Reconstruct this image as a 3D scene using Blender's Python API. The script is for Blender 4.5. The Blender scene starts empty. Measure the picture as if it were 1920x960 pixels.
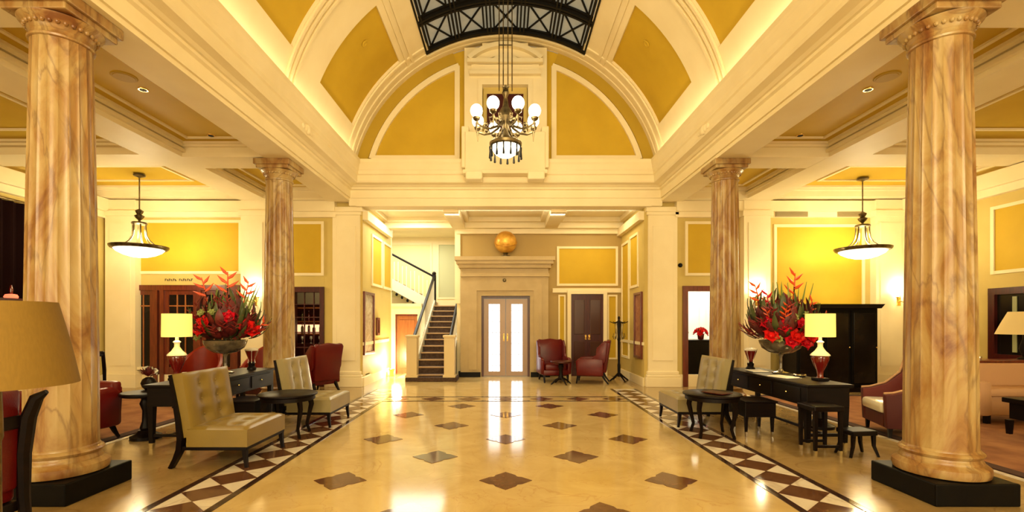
import bpy, bmesh, math, random
from mathutils import Vector, Matrix
random.seed(7)
PI = math.pi
S = bpy.context.scene
COL = S.collection
# ------------------------------------------------------------------ camera
cd = bpy.data.cameras.new('camera'); cam = bpy.data.objects.new('camera', cd); COL.objects.link(cam)
cam.location = (0, 0, 1.5); cam.rotation_euler = (PI/2, 0, 0)
cd.sensor_width = 36; cd.lens = 893/1920*36; cd.shift_x = 12/1920; cd.shift_y = 123/1920
cd.clip_start = 0.05; S.camera = cam
# ------------------------------------------------------------------ world, exposure
W = bpy.data.worlds.new('world'); S.world = W; W.use_nodes = True
W.node_tree.nodes['Background'].inputs[0].default_value = (1, .82, .55, 1)
W.node_tree.nodes['Background'].inputs[1].default_value = 0.25
S.view_settings.view_transform = 'Standard'; S.view_settings.look = 'None'
S.view_settings.gamma = 1; S.view_settings.use_curve_mapping = False
S.view_settings.exposure = 0.12
WARM = (1, .82, .49); WARM2 = (1, .74, .38); WHITE = (1, .93, .80)
def area(name, loc, rot, sx, sy, power, col=WARM):
    l = bpy.data.lights.new(name, 'AREA'); l.shape = 'RECTANGLE'; l.size = sx; l.size_y = sy
    l.energy = power; l.color = col
    o = bpy.data.objects.new(name, l); COL.objects.link(o); o.location = loc; o.rotation_euler = rot
    return o
def point(name, loc, power, col=WARM, r=.1, parent=None):
    l = bpy.data.lights.new(name, 'POINT'); l.energy = power; l.color = col; l.shadow_soft_size = r
    o = bpy.data.objects.new(name, l); COL.objects.link(o); o.location = loc; o.parent = parent
    return o
def spot(name, loc, power, ang=80, col=WARM, r=.05, rot=(0, 0, 0)):
    l = bpy.data.lights.new(name, 'SPOT'); l.energy = power; l.color = col; l.shadow_soft_size = r
    l.spot_size = math.radians(ang); l.spot_blend = .8
    o = bpy.data.objects.new(name, l); COL.objects.link(o); o.location = loc; o.rotation_euler = rot
    return o
# added fill strips along the cornice top, washing the vault
for s in (-1, 1):
    area('vault_fill_strip', (s*3.21, 3.9, 5.13), (0, PI + s*.5, 0), .10, 13.0, 16, WARM)
# added soft fill behind the camera, in place of unseen hall lighting
area('hall_fill_high', (0, -4.2, 4.6), (math.radians(104), 0, 0), 5.5, 2.5, 640, WARM)
area('hall_fill_low', (0, -4.8, 1.9), (math.radians(97), 0, 0), 6.5, 2.6, 210, WARM)
area('aisle_fill', (-6.6, -3.5, 2.2), (math.radians(98), 0, 0), 4, 2.2, 190, WARM)
area('aisle_fill', (6.6, -3.5, 2.2), (math.radians(98), 0, 0), 4, 2.2, 190, WARM)
# vestibule: added fill behind the end beam and under the ceiling; stairwell light
area('vestibule_beam_fill', (0, 11.32, 4.02), (math.radians(155), 0, 0), 6.0, .08, 20, (1, .93, .74))
area('vestibule_fill', (-2.4, 12.2, 4.24), (0, 0, 0), .9, .7, 60, (1, .95, .78))
area('vestibule_fill', (2.3, 12.0, 4.24), (0, 0, 0), .8, .6, 22, WARM)
area('stairwell_light', (-3.2, 15.0, 4.38), (0, 0, 0), 2.4, 2.0, 110, (1, .97, .80))
# ------------------------------------------------------------------ materials
def mat(name, col, rough=.5, metal=0., col2=None, scale=4, bump=0., bscale=60, coat=0., emis=None, estr=0., spec=.5, stretch=None, detail=4, dist=0.):
    m = bpy.data.materials.new(name); m.use_nodes = True; nt = m.node_tree; b = nt.nodes['Principled BSDF']
    b.inputs['Base Color'].default_value = (*col, 1); b.inputs['Roughness'].default_value = rough
    b.inputs['Metallic'].default_value = metal; b.inputs['Coat Weight'].default_value = coat
    b.inputs['Coat Roughness'].default_value = .08
    b.inputs['Specular IOR Level'].default_value = spec
    if emis: b.inputs['Emission Color'].default_value = (*emis, 1); b.inputs['Emission Strength'].default_value = estr
    tc = nt.nodes.new('ShaderNodeTexCoord'); mp = nt.nodes.new('ShaderNodeMapping')
    nt.links.new(tc.outputs['Object'], mp.inputs[0])
    if stretch: mp.inputs['Scale'].default_value = stretch
    if col2:
        n = nt.nodes.new('ShaderNodeTexNoise'); n.inputs['Scale'].default_value = scale
        n.inputs['Detail'].default_value = detail; n.inputs['Distortion'].default_value = dist
        r = nt.nodes.new('ShaderNodeValToRGB'); r.color_ramp.elements[0].position = .35; r.color_ramp.elements[1].position = .65
        r.color_ramp.elements[0].color = (*col, 1); r.color_ramp.elements[1].color = (*col2, 1)
        nt.links.new(mp.outputs[0], n.inputs['Vector']); nt.links.new(n.outputs['Fac'], r.inputs[0])
        nt.links.new(r.outputs[0], b.inputs['Base Color'])
    if bump:
        n2 = nt.nodes.new('ShaderNodeTexNoise'); n2.inputs['Scale'].default_value = bscale
        bp = nt.nodes.new('ShaderNodeBump'); bp.inputs['Strength'].default_value = bump; bp.inputs['Distance'].default_value = .01
        nt.links.new(mp.outputs[0], n2.inputs['Vector']); nt.links.new(n2.outputs['Fac'], bp.inputs['Height'])
        nt.links.new(bp.outputs[0], b.inputs['Normal'])
    return m
def marble(name, stops, vein, rough, scale=1.2, stretch=(1, 1, 1), veinw=.03, vscale=.9, coat=0., vstr=.75, shift=False):
    m = bpy.data.materials.new(name); m.use_nodes = True; nt = m.node_tree; b = nt.nodes['Principled BSDF']
    N = nt.nodes.new; L = nt.links.new
    tc = N('ShaderNodeTexCoord'); mp = N('ShaderNodeMapping'); mp.inputs['Scale'].default_value = stretch
    L(tc.outputs['Object'], mp.inputs[0])
    if shift:                        # each column is cut from its own block
        oi = N('ShaderNodeObjectInfo'); ad = N('ShaderNodeVectorMath'); L(tc.outputs['Object'], ad.inputs[0]); L(oi.outputs['Location'], ad.inputs[1]); L(ad.outputs[0], mp.inputs[0])
    n = N('ShaderNodeTexNoise'); n.inputs['Scale'].default_value = scale; n.inputs['Detail'].default_value = 8
    n.inputs['Roughness'].default_value = .62; n.inputs['Distortion'].default_value = 1.2
    L(mp.outputs[0], n.inputs['Vector'])
    r = N('ShaderNodeValToRGB'); cr = r.color_ramp
    for i, (p, c) in enumerate(stops):
        e = cr.elements[i] if i < 2 else cr.elements.new(p)
        e.position = p; e.color = (*c, 1)
    L(n.outputs['Fac'], r.inputs[0])
    n2 = N('ShaderNodeTexNoise'); n2.inputs['Scale'].default_value = vscale; n2.inputs['Detail'].default_value = 6
    n2.inputs['Distortion'].default_value = 2.2; L(mp.outputs[0], n2.inputs['Vector'])
    s = N('ShaderNodeMath'); s.operation = 'SUBTRACT'; s.inputs[1].default_value = .5; L(n2.outputs['Fac'], s.inputs[0])
    a = N('ShaderNodeMath'); a.operation = 'ABSOLUTE'; L(s.outputs[0], a.inputs[0])
    mr = N('ShaderNodeMapRange'); mr.inputs['From Max'].default_value = veinw; mr.inputs['To Min'].default_value = vstr; mr.inputs['To Max'].default_value = 0
    L(a.outputs[0], mr.inputs['Value'])
    mx = N('ShaderNodeMix'); mx.data_type = 'RGBA'; L(mr.outputs[0], mx.inputs['Factor'])
    L(r.outputs[0], mx.inputs[6]); mx.inputs[7].default_value = (*vein, 1)
    L(mx.outputs[2], b.inputs['Base Color']); b.inputs['Roughness'].default_value = rough
    b.inputs['Coat Weight'].default_value = coat; b.inputs['Coat Roughness'].default_value = .06
    return m
def stripes(name, c1, c2, rough, scale):
    m = bpy.data.materials.new(name); m.use_nodes = True; nt = m.node_tree; b = nt.nodes['Principled BSDF']
    tc = nt.nodes.new('ShaderNodeTexCoord'); w = nt.nodes.new('ShaderNodeTexWave'); w.inputs['Scale'].default_value = scale
    w.inputs['Distortion'].default_value = .3
    r = nt.nodes.new('ShaderNodeValToRGB'); r.color_ramp.elements[0].position = .45; r.color_ramp.elements[1].position = .6
    r.color_ramp.elements[0].color = (*c1, 1); r.color_ramp.elements[1].color = (*c2, 1)
    nt.links.new(tc.outputs['Object'], w.inputs['Vector']); nt.links.new(w.outputs['Fac'], r.inputs[0])
    nt.links.new(r.outputs[0], b.inputs['Base Color']); b.inputs['Roughness'].default_value = rough
    return m
CREAM = mat('cream_plaster', (.86, .75, .49), .55, col2=(.82, .705, .44), scale=2, bump=.05, spec=.12)
GOLD = mat('ochre_paint', (.585, .39, .035), .6, col2=(.54, .355, .03), scale=1.5, bump=.05, spec=.12)
GOLD2 = mat('deep_ochre_paint', (.48, .32, .035), .6, col2=(.44, .29, .03), scale=1.5, spec=.12)
TAN = mat('tan_paint', (.61, .475, .16), .6, col2=(.57, .435, .14), scale=2, spec=.12)
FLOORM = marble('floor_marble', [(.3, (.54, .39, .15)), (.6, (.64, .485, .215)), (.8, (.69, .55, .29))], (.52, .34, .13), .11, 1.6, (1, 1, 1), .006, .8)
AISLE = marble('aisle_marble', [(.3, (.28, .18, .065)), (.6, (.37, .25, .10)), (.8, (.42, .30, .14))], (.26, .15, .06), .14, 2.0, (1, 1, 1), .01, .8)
BROWNM = marble('brown_marble', [(.3, (.10, .04, .018)), (.7, (.17, .08, .038)), (.9, (.22, .115, .06))], (.08, .03, .02), .09, 9)
WHITEM = marble('white_marble', [(.3, (.72, .64, .50)), (.7, (.80, .74, .62)), (.9, (.84, .79, .68))], (.55, .45, .34), .08, 5)
DARKM = marble('dark_marble', [(.3, (.03, .014, .010)), (.7, (.06, .028, .018)), (.9, (.08, .04, .025))], (.10, .06, .04), .07, 8)
BLACKM = mat('black_marble', (.003, .0025, .0025), .45, col2=(.005, .004, .003), scale=6, spec=.10)
COLM = marble('column_marble', [(.30, (.17, .06, .016)), (.43, (.31, .165, .050)), (.56, (.41, .28, .11)), (.74, (.47, .37, .195))], (.12, .05, .02), .34, 2.8, (1.2, 1.2, .38), .03, 1.3, .06, .5, True)
WOODD = mat('ebony_wood', (.004, .0022, .002), .38, col2=(.007, .003, .0025), scale=5, stretch=(1, 1, 8), spec=.14)
MAHO = mat('mahogany', (.17, .030, .010), .28, col2=(.10, .016, .006), scale=4, stretch=(8, 8, 1), coat=.3)
MAHOD = mat('dark_mahogany', (.065, .007, .004), .32, col2=(.038, .004, .003), scale=4, stretch=(8, 8, 1), spec=.4)
ORWOOD = mat('orange_wood', (.36, .12, .03), .35, col2=(.28, .085, .02), scale=4, stretch=(8, 8, 1))
LEATH = mat('tan_leather', (.235, .16, .034), .30, col2=(.205, .138, .028), scale=3, bump=.15, bscale=140)
LEATHG = mat('pale_leather', (.31, .25, .115), .34, col2=(.26, .21, .09), scale=3, bump=.15, bscale=140)
RED = mat('red_leather', (.115, .004, .0035), .32, col2=(.085, .003, .003), scale=3, bump=.1, bscale=120, spec=.3)
REDO = mat('russet_leather', (.26, .022, .008), .28, col2=(.19, .013, .005), scale=3, spec=.4)
STRIPE = stripes('striped_fabric', (.06, .003, .003), (.13, .014, .010), .7, 9)
IRON = mat('black_iron', (.004, .003, .002), .6, spec=.2)
BRONZE = mat('aged_bronze', (.20, .15, .07), .35, .85, col2=(.08, .06, .03), scale=12)
BRASS = mat('brass', (.80, .52, .16), .22, 1.)
SILVER = mat('silver', (.75, .73, .68), .15, 1.)
SKYG = mat('skylight_glass', (.26, .25, .18), .4, col2=(.18, .17, .12), scale=3, emis=(.9, .84, .6), estr=.17)
GLOBE = mat('opal_globe', (.95, .9, .8), .3, emis=(1, .86, .58), estr=6)
BOWL = mat('opal_bowl', (.95, .9, .8), .3, emis=(1, .88, .62), estr=4.5)
SHADE = mat('lit_lampshade', (.75, .65, .25), .8, emis=(1, .77, .15), estr=.70)
SHADE2 = mat('unlit_lampshade', (.215, .125, .014), .85, col2=(.195, .113, .012), scale=30, stretch=(6, 6, .2))
SHADE3 = mat('dim_lampshade', (.66, .50, .20), .85, emis=(1, .72, .25), estr=.12)
DOORG = mat('daylit_door_glass', (.9, .9, .95), .2, emis=(.93, .96, 1), estr=3.4)
DOORP = mat('door_paint', (.36, .24, .17), .35)
DARKG = mat('dark_glass', (.005, .003, .0025), .2, col2=(.014, .009, .006), scale=2, spec=.25)
CURT = mat('dark_curtain', (.008, .002, .002), .9, spec=.05)
CARPET = mat('stair_carpet', (.045, .022, .014), .9, col2=(.09, .05, .03), scale=20)
STEPW = mat('stair_wood', (.42, .26, .12), .4)
WHITEP = mat('white_ironwork', (.72, .70, .62), .4)
LEAF = mat('dark_leaf', (.035, .055, .014), .5, col2=(.09, .10, .025), scale=9)
LEAFR = mat('burgundy_leaf', (.055, .005, .006), .5, col2=(.15, .013, .010), scale=9)
LEAFG = mat('lime_leaf', (.18, .24, .04), .5)
REDF = mat('scarlet_petal', (.75, .015, .012), .35, emis=None)
PINKF = mat('crimson_petal', (.62, .008, .025), .35)
ORF = mat('orange_bract', (.72, .085, .012), .4)
GREENF = mat('lime_bloom', (.42, .45, .16), .6)
GLASSV = mat('smoky_vase_glass', (.06, .045, .03), .06, col2=(.16, .12, .07), scale=9, spec=.9)
REDG = mat('ruby_glass', (.13, .006, .004), .08, spec=.9)
PORC = mat('cream_porcelain', (.85, .78, .62), .2)
RUGM = mat('rust_rug', (.20, .07, .02), .95, col2=(.33, .14, .045), scale=3, bump=.2, bscale=200)
RUGD = mat('rug_border', (.05, .018, .010), .95)
PAPER = mat('paper', (.80, .76, .66), .7)
CUSH = mat('peach_cushion', (.52, .30, .15), .8)
ROOMW = mat('bright_room_paint', (.88, .86, .78), .7)
PICT = mat('muted_picture', (.33, .24, .13), .25, col2=(.55, .47, .32), scale=5, dist=2)
PICR = mat('russet_picture', (.25, .07, .03), .35, col2=(.42, .20, .09), scale=7, dist=1)
GILT = mat('gilded_metal', (.85, .50, .08), .38, .45, col2=(.60, .28, .04), scale=6, bump=.5, bscale=14)
VENTM = mat('vent_metal', (.36, .29, .15), .5, .2)
# ------------------------------------------------------------------ mesh helpers
def Mt(x=0, y=0, z=0, rx=0, ry=0, rz=0):
    return Matrix.Translation((x, y, z)) @ Matrix.Rotation(rz, 4, 'Z') @ Matrix.Rotation(ry, 4, 'Y') @ Matrix.Rotation(rx, 4, 'X')
class B:
    cnt = 0
    def __init__(s): s.bm = bmesh.new()
    def quadfaces(s, vs, fs):
        V = [s.bm.verts.new(v) for v in vs]
        for f in fs:
            try: s.bm.faces.new([V[i] for i in f])
            except ValueError: pass
        return V
    def box(s, x0, x1, y0, y1, z0, z1, bev=0., M=None, seg=2):
        B.cnt += 1; e = .0004*(B.cnt % 7)     # a hair of difference so that no two faces coincide
        x0 -= e; x1 += e; y0 -= e; y1 += e; z0 -= e if z0 > .01 else 0; z1 += e
        vs = [Vector(v) for v in ((x0,y0,z0),(x1,y0,z0),(x1,y1,z0),(x0,y1,z0),(x0,y0,z1),(x1,y0,z1),(x1,y1,z1),(x0,y1,z1))]
        if M: vs = [M @ v for v in vs]
        V = s.quadfaces(vs, ((0,3,2,1),(4,5,6,7),(0,1,5,4),(1,2,6,5),(2,3,7,6),(3,0,4,7)))
        if bev:
            es = {e for v in V for e in v.link_edges}
            bmesh.ops.bevel(s.bm, geom=list(es), offset=bev, segments=seg, profile=.5, affect='EDGES')
        return s
    def prism(s, pts, a0, a1, axis='Y', M=None, bev=0.):
        # pts: 2D polygon; axis = extrusion axis. Y: (x,z); X: (y,z); Z: (x,y)
        n = len(pts)
        def mk(p, a):
            v = {'Y': (p[0], a, p[1]), 'X': (a, p[0], p[1]), 'Z': (p[0], p[1], a)}[axis]
            v = Vector(v); return M @ v if M else v
        V = s.quadfaces([mk(p, a0) for p in pts] + [mk(p, a1) for p in pts],
            [tuple(range(n)), tuple(range(2*n-1, n-1, -1))] + [(i, (i+1) % n, n+(i+1) % n, n+i) for i in range(n)])
        if bev:
            bmesh.ops.recalc_face_normals(s.bm, faces=list({f for v in V for f in v.link_faces}))
            es = {e for v in V for e in v.link_edges}
            bmesh.ops.bevel(s.bm, geom=list(es), offset=bev, segments=2, profile=.5, affect='EDGES')
        return s
    def lathe(s, prof, n=24, M=None, rad=None):
        # prof: [(r,z)], closed with caps
        rings = []
        for r, z in prof:
            ring = []
            for k in range(n):
                a = 2*PI*k/n; rr = r*(rad(a, z) if rad else 1)
                v = Vector((rr*math.cos(a), rr*math.sin(a), z))
                ring.append(s.bm.verts.new(M @ v if M else v))
            rings.append(ring)
        for i in range(len(rings)-1):
            for k in range(n):
                s.bm.faces.new((rings[i][k], rings[i][(k+1) % n], rings[i+1][(k+1) % n], rings[i+1][k]))
        s.bm.faces.new(rings[0][::-1]); s.bm.faces.new(rings[-1])
        return s
    def sweep(s, path, rx, ry=None, n=8, up=(0, 0, 1), M=None, box=False):
        P = [Vector(p) for p in path]; m = len(P)
        rx = rx if isinstance(rx, (list, tuple)) else [rx]*m
        ry = rx if ry is None else (ry if isinstance(ry, (list, tuple)) else [ry]*m)
        rings = []
        up = Vector(up)
        for i, p in enumerate(P):
            t = (P[min(i+1, m-1)] - P[max(i-1, 0)]).normalized()
            a = t.cross(up)
            if a.length < 1e-3: a = t.cross(Vector((1, 0, 0)))
            a.normalize(); b = a.cross(t).normalized()
            ring = []
            for k in range(n):
                an = 2*PI*(k+.5)/n if n == 4 else 2*PI*k/n
                q = 1.414 if n == 4 else 1
                v = p + a*(math.cos(an)*rx[i]*q) + b*(math.sin(an)*ry[i]*q)
                ring.append(s.bm.verts.new(M @ v if M else v))
            rings.append(ring)
        for i in range(m-1):
            for k in range(n):
                s.bm.faces.new((rings[i][k], rings[i][(k+1) % n], rings[i+1][(k+1) % n], rings[i+1][k]))
        s.bm.faces.new(rings[0][::-1]); s.bm.faces.new(rings[-1])
        return s
    def sphere(s, c, r, n=16, sc=(1, 1, 1)):
        m = Matrix.Translation(c) @ Matrix.Diagonal((r*sc[0], r*sc[1], r*sc[2], 1))
        bmesh.ops.create_uvsphere(s.bm, u_segments=n, v_segments=max(6, n//2), radius=1, matrix=m); return s
    def arc(s, y0, y1, a0, a1, r0, r1, zc, n=16, xc=0):
        # slab bent round the Y axis between angles a0..a1 (degrees), radii r0<r1
        B.cnt += 1; e = .0005*(B.cnt % 7); y0 -= e; y1 += e; r0 -= e; r1 += e
        pts = []
        for i in range(n+1):
            a = math.radians(a0+(a1-a0)*i/n); pts.append((xc+r0*math.cos(a), zc+r0*math.sin(a)))
        for i in range(n, -1, -1):
            a = math.radians(a0+(a1-a0)*i/n); pts.append((xc+r1*math.cos(a), zc+r1*math.sin(a)))
        N = 2*(n+1)
        V = [s.bm.verts.new((p[0], y, p[1])) for y in (y0, y1) for p in pts]
        f = s.bm.faces.new
        for i in range(N): f((V[i], V[(i+1) % N], V[N+(i+1) % N], V[N+i]))
        for i in range(n):
            j = N-1-i
            f((V[i], V[j], V[j-1], V[i+1])); f((V[N+i], V[N+i+1], V[N+j-1], V[N+j]))
        return s
    def tuft(s, w, d, h, but, M, edge=.12, dim=.035, n=22, r=.09):
        # cushion: top grid with button dimples, w along x, d along y, thickness h
        top = []
        for j in range(n+1):
            for i in range(n+1):
                u = i/n*2-1; v = j/n*2-1
                e = (1-abs(u)**8)**.5*(1-abs(v)**8)**.5 if abs(u) < 1 and abs(v) < 1 else 0
                z = h-edge*.5*(1-e)
                x = u*w/2; y = v*d/2
                for bx, by in but:
                    q = ((x-bx)**2+(y-by)**2)/(r*r); z -= dim*math.exp(-q*3)
                top.append(s.bm.verts.new(M @ Vector((x, y, z))))
        g = lambda i, j: top[j*(n+1)+i]
        for j in range(n):
            for i in range(n): s.bm.faces.new((g(i, j), g(i+1, j), g(i+1, j+1), g(i, j+1)))
        ring = [(i, 0) for i in range(n)] + [(n, j) for j in range(n)] + [(i, n) for i in range(n, 0, -1)] + [(0, j) for j in range(n, 0, -1)]
        low = [s.bm.verts.new(M @ Vector(((i/n-.5)*w, (j/n-.5)*d, 0))) for i, j in ring]
        m = len(ring)
        for k in range(m):
            k2 = (k+1) % m
            s.bm.faces.new((g(*ring[k2]), g(*ring[k]), low[k], low[k2]))
        s.bm.faces.new(low[::-1])
        return s
    def mesh(s, name, m, smooth=False):
        bmesh.ops.recalc_face_normals(s.bm, faces=s.bm.faces[:])
        me = bpy.data.meshes.new(name); s.bm.to_mesh(me); s.bm.free(); me.materials.append(m)
        if smooth:
            for p in me.polygons: p.use_smooth = True
            me.set_sharp_from_angle(angle=math.radians(38))
        return me
    def build(s, name, m, parent=None, smooth=False):
        return link(name, s.mesh(name, m, smooth), parent)
def link(name, me, parent=None, loc=(0, 0, 0), rot=(0, 0, 0), sc=(1, 1, 1)):
    o = bpy.data.objects.new(name, me); COL.objects.link(o); o.parent = parent
    o.location = loc; o.rotation_euler = rot; o.scale = sc
    return o
def tag(o, label, cat, group=None):
    o['label'] = label; o['category'] = cat
    if group: o['group'] = group
    return o
def T(name, label, cat, loc=(0, 0, 0), rz=0, group=None):
    o = bpy.data.objects.new(name, None); COL.objects.link(o); o.location = loc; o.rotation_euler = (0, 0, rz)
    o.empty_display_size = .1
    return tag(o, label, cat, group)
def struct(o): o['kind'] = 'structure'; return o
def SE(name):
    o = bpy.data.objects.new(name, None); COL.objects.link(o); return struct(o)
def dup(root, loc, rz, label, group=None, sc=None):
    def rec(o, par):
        c = o.copy(); COL.objects.link(c)
        if par: c.parent = par
        for ch in kids.get(o, []): rec(ch, c)
        return c
    kids = {}
    for ob in bpy.data.objects:
        if ob.parent: kids.setdefault(ob.parent, []).append(ob)
    r = rec(root, None); r.location = loc; r.rotation_euler = (0, 0, rz); r['label'] = label
    if sc: r.scale = sc
    if group: r['group'] = group; root['group'] = group
    return r

# ================================================================== SETTING
H0 = 1.5                                   # eye height; heights below are metres above the floor
SOF = 4.24                                 # underside of the main beams
ZC = 4.31; RV = 3.48                       # vault centre height and radius
YE = 10.8                                  # end of the hall
# floor ------------------------------------------------------------
fl = struct(B().box(-2.32, 2.32, -5, 14.0, -.1, 0).build('floor', FLOORM))
for s in (-1, 1):
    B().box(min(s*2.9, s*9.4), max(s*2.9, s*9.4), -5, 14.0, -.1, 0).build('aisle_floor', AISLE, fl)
    B().box(min(s*2.38, s*2.84), max(s*2.38, s*2.84), -5, 10.6, -.1, 0).build('border_ground', WHITEM, fl)
    B().box(min(s*2.32, s*2.9), max(s*2.32, s*2.9), 10.6, 14.0, -.1, 0).build('border_end', FLOORM, fl)
    for a in (2.32, 2.84):
        B().box(min(s*a, s*(a+.06)), max(s*a, s*(a+.06)), -5, 10.6, -.1, .004).build('border_line', DARKM, fl)
def diamond(w, d, notch=0.):
    p = []
    P4 = [(w/2, 0), (0, d/2), (-w/2, 0), (0, -d/2)]
    for i in range(4):
        a = P4[i]; b = P4[(i+1) % 4]; p.append(a)
        if notch:
            c = ((a[0]+b[0])/2, (a[1]+b[1])/2); t = .16
            p.append((a[0]+(b[0]-a[0])*.38, a[1]+(b[1]-a[1])*.38))
            p.append((c[0]*(1-notch), c[1]*(1-notch)))
            p.append((a[0]+(b[0]-a[0])*.62, a[1]+(b[1]-a[1])*.62))
    return p
bd = B().prism(diamond(.455, .405), -.01, .0045, 'Z').mesh('border_tile', BROWNM)
for s in (-1, 1):
    y = 2.95
    while y < 10.4: link('border_tile', bd, fl, (s*2.61, y, 0)); y += .405
star = B().prism(diamond(.50, .50, .12), -.01, .0045, 'Z').mesh('inlay_tile', BROWNM)
for k in range(-3, 6):
    y = 4.49+.79*k
    for x in ((0, 1.56, -1.56) if k % 2 == 0 else (-.78, .78)): link('inlay_tile', star, fl, (x, y, 0))
for a in (8.95, 9.45): B().box(-2.32, 2.32, a, a+.05, -.01, .004).build('border_line', DARKM, fl)
x = -2.1
while x < 2.2: link('border_tile', bd, fl, (x, 9.225, 0)); x += .7
# side rugs
for s, nm in ((-1, 'rust rug on the left aisle floor behind the desk'), (1, 'rust rug on the right aisle floor under the striped armchair')):
    r = T('rug', nm, 'rug', (s*6.85, 6.6, 0))
    B().box(-1.75, 1.75, -2.6, 2.9, .001, .012).build('rug_field', RUGM, r)
    for (a, b_, c, d_) in ((-1.9, -1.75, -2.75, 3.05), (1.75, 1.9, -2.75, 3.05), (-1.75, 1.75, -2.75, -2.6), (-1.75, 1.75, 2.9, 3.05)):
        B().box(a, b_, c, d_, .001, .014).build('rug_border', RUGD, r)
    B().box(min(s*4.86, s*4.93), max(s*4.86, s*4.93), -5, 10.9, -.01, .004).build('inlay_line', WHITEM, fl)
# entablature round the hall ----------------------------------------
prof = [(0, SOF), (0, 4.30), (.03, 4.30), (.03, 4.47), (.07, 4.49), (.07, 4.53), (.10, 4.535), (.14, 4.56), (.24, 4.585), (.258, 4.62), (.258, 4.74),
        (.285, 4.76), (.285, 4.83), (.30, 4.86), (.325, 4.96), (.345, 5.0), (.345, 5.075), (.33, 5.08), (.02, 5.08)]
e = B(); n = len(prof); V = []
for d, z in prof:
    V.append([e.bm.verts.new(v) for v in ((-(3.54-d), -5, z), (-(3.54-d), YE-d, z), (3.54-d, YE-d, z), (3.54-d, -5, z))])
for i in range(n-1):
    for k in range(3): e.bm.faces.new((V[i][k], V[i][k+1], V[i+1][k+1], V[i+1][k]))
struct(e.build('trim_1', CREAM))
struct(B().box(-3.55, 3.55, YE-.003, YE+.25, 4.13, 5.0).build('trim_5', CREAM))
# small plaster cartouches on the side cornice
for s in (-1, 1):
    for y in (3.8, 7.9):
        c = B()
        for dy, r in ((-.17, .05), (-.08, .065), (0, .085), (.08, .065), (.17, .05)): c.sphere((s*3.285, y+dy, 4.68), r, 12, (.6, 1, 1))
        struct(c.build('trim_2', CREAM, None, True))
# ceiling: aisles -----------------------------------------------------
ceil = SE('ceiling')
for s in (-1, 1):
    def bx(x0, x1, y0, y1, z0, z1, nm, m, bev=0):
        return B().box(min(s*x0, s*x1), max(s*x0, s*x1), y0, y1, z0, z1, bev).build(nm, m, ceil)
    bx(3.535, 4.03, -5, YE+.2, SOF-.003, 4.25, 'beam_soffit', CREAM)
    bx(3.55, 4.03, -5, YE+.2, 4.25, 5.07, 'beam', CREAM)
    bx(5.42, 6.05, -5, YE+.2, SOF+.02, 5.0, 'beam', CREAM)
    bx(5.36, 5.42, -5, YE, SOF+.09, SOF+.14, 'beam_fillet', CREAM)
    bx(6.05, 6.12, -5, YE, SOF+.12, SOF+.2, 'beam_fillet', CREAM)
    bx(3.6, 9.4, -5, YE+.3, 4.5, 4.62, 'ceiling_slab', GOLD)
    ys = [-5, .02, 4.17, 8.28, 10.95]
    for y in ys[1:]:
        bx(4.03, 5.42, y-.30, y+.30, SOF+.02, 4.6, 'cross_beam', CREAM)
        bx(6.05, 9.3, y-.30, y+.30, SOF+.06, 4.6, 'cross_beam', CREAM)
    for i in range(4):
        a, b_ = ys[i]+.30, ys[i+1]-.30
        for (x0, x1) in ((4.03, 5.42), (6.05, 9.3)):
            # stepped cornice round each coffer, then a moulded ring on its ceiling
            for q, (w, z) in enumerate(((.10, 4.42), (.17, 4.46)) if x0 > 6 else ((.04, 4.42), (.07, 4.46))):
                r = B()
                for (c0, c1, c2, c3) in ((x0, x0+w, a, b_), (x1-w, x1, a, b_), (x0+w, x1-w, a, a+w), (x0+w, x1-w, b_-w, b_)):
                    r.box(min(s*c0, s*c1), max(s*c0, s*c1), c2, c3, z, 4.5)
                r.build('coffer_cornice', CREAM if x0 > 6 or q else CREAM, ceil)
            w = .22 if x0 < 6 else .55; t = .05
            r = B()
            u0, u1, v0, v1 = x0+w, x1-w, a+w, b_-w
            for (c0, c1, c2, c3) in ((u0, u0+t, v0, v1), (u1-t, u1, v0, v1), (u0, u1, v0, v0+t), (u0, u1, v1-t, v1)):
                r.box(min(s*c0, s*c1), max(s*c0, s*c1), c2, c3, 4.475, 4.5)
            r.build('coffer_moulding', CREAM, ceil)
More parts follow.
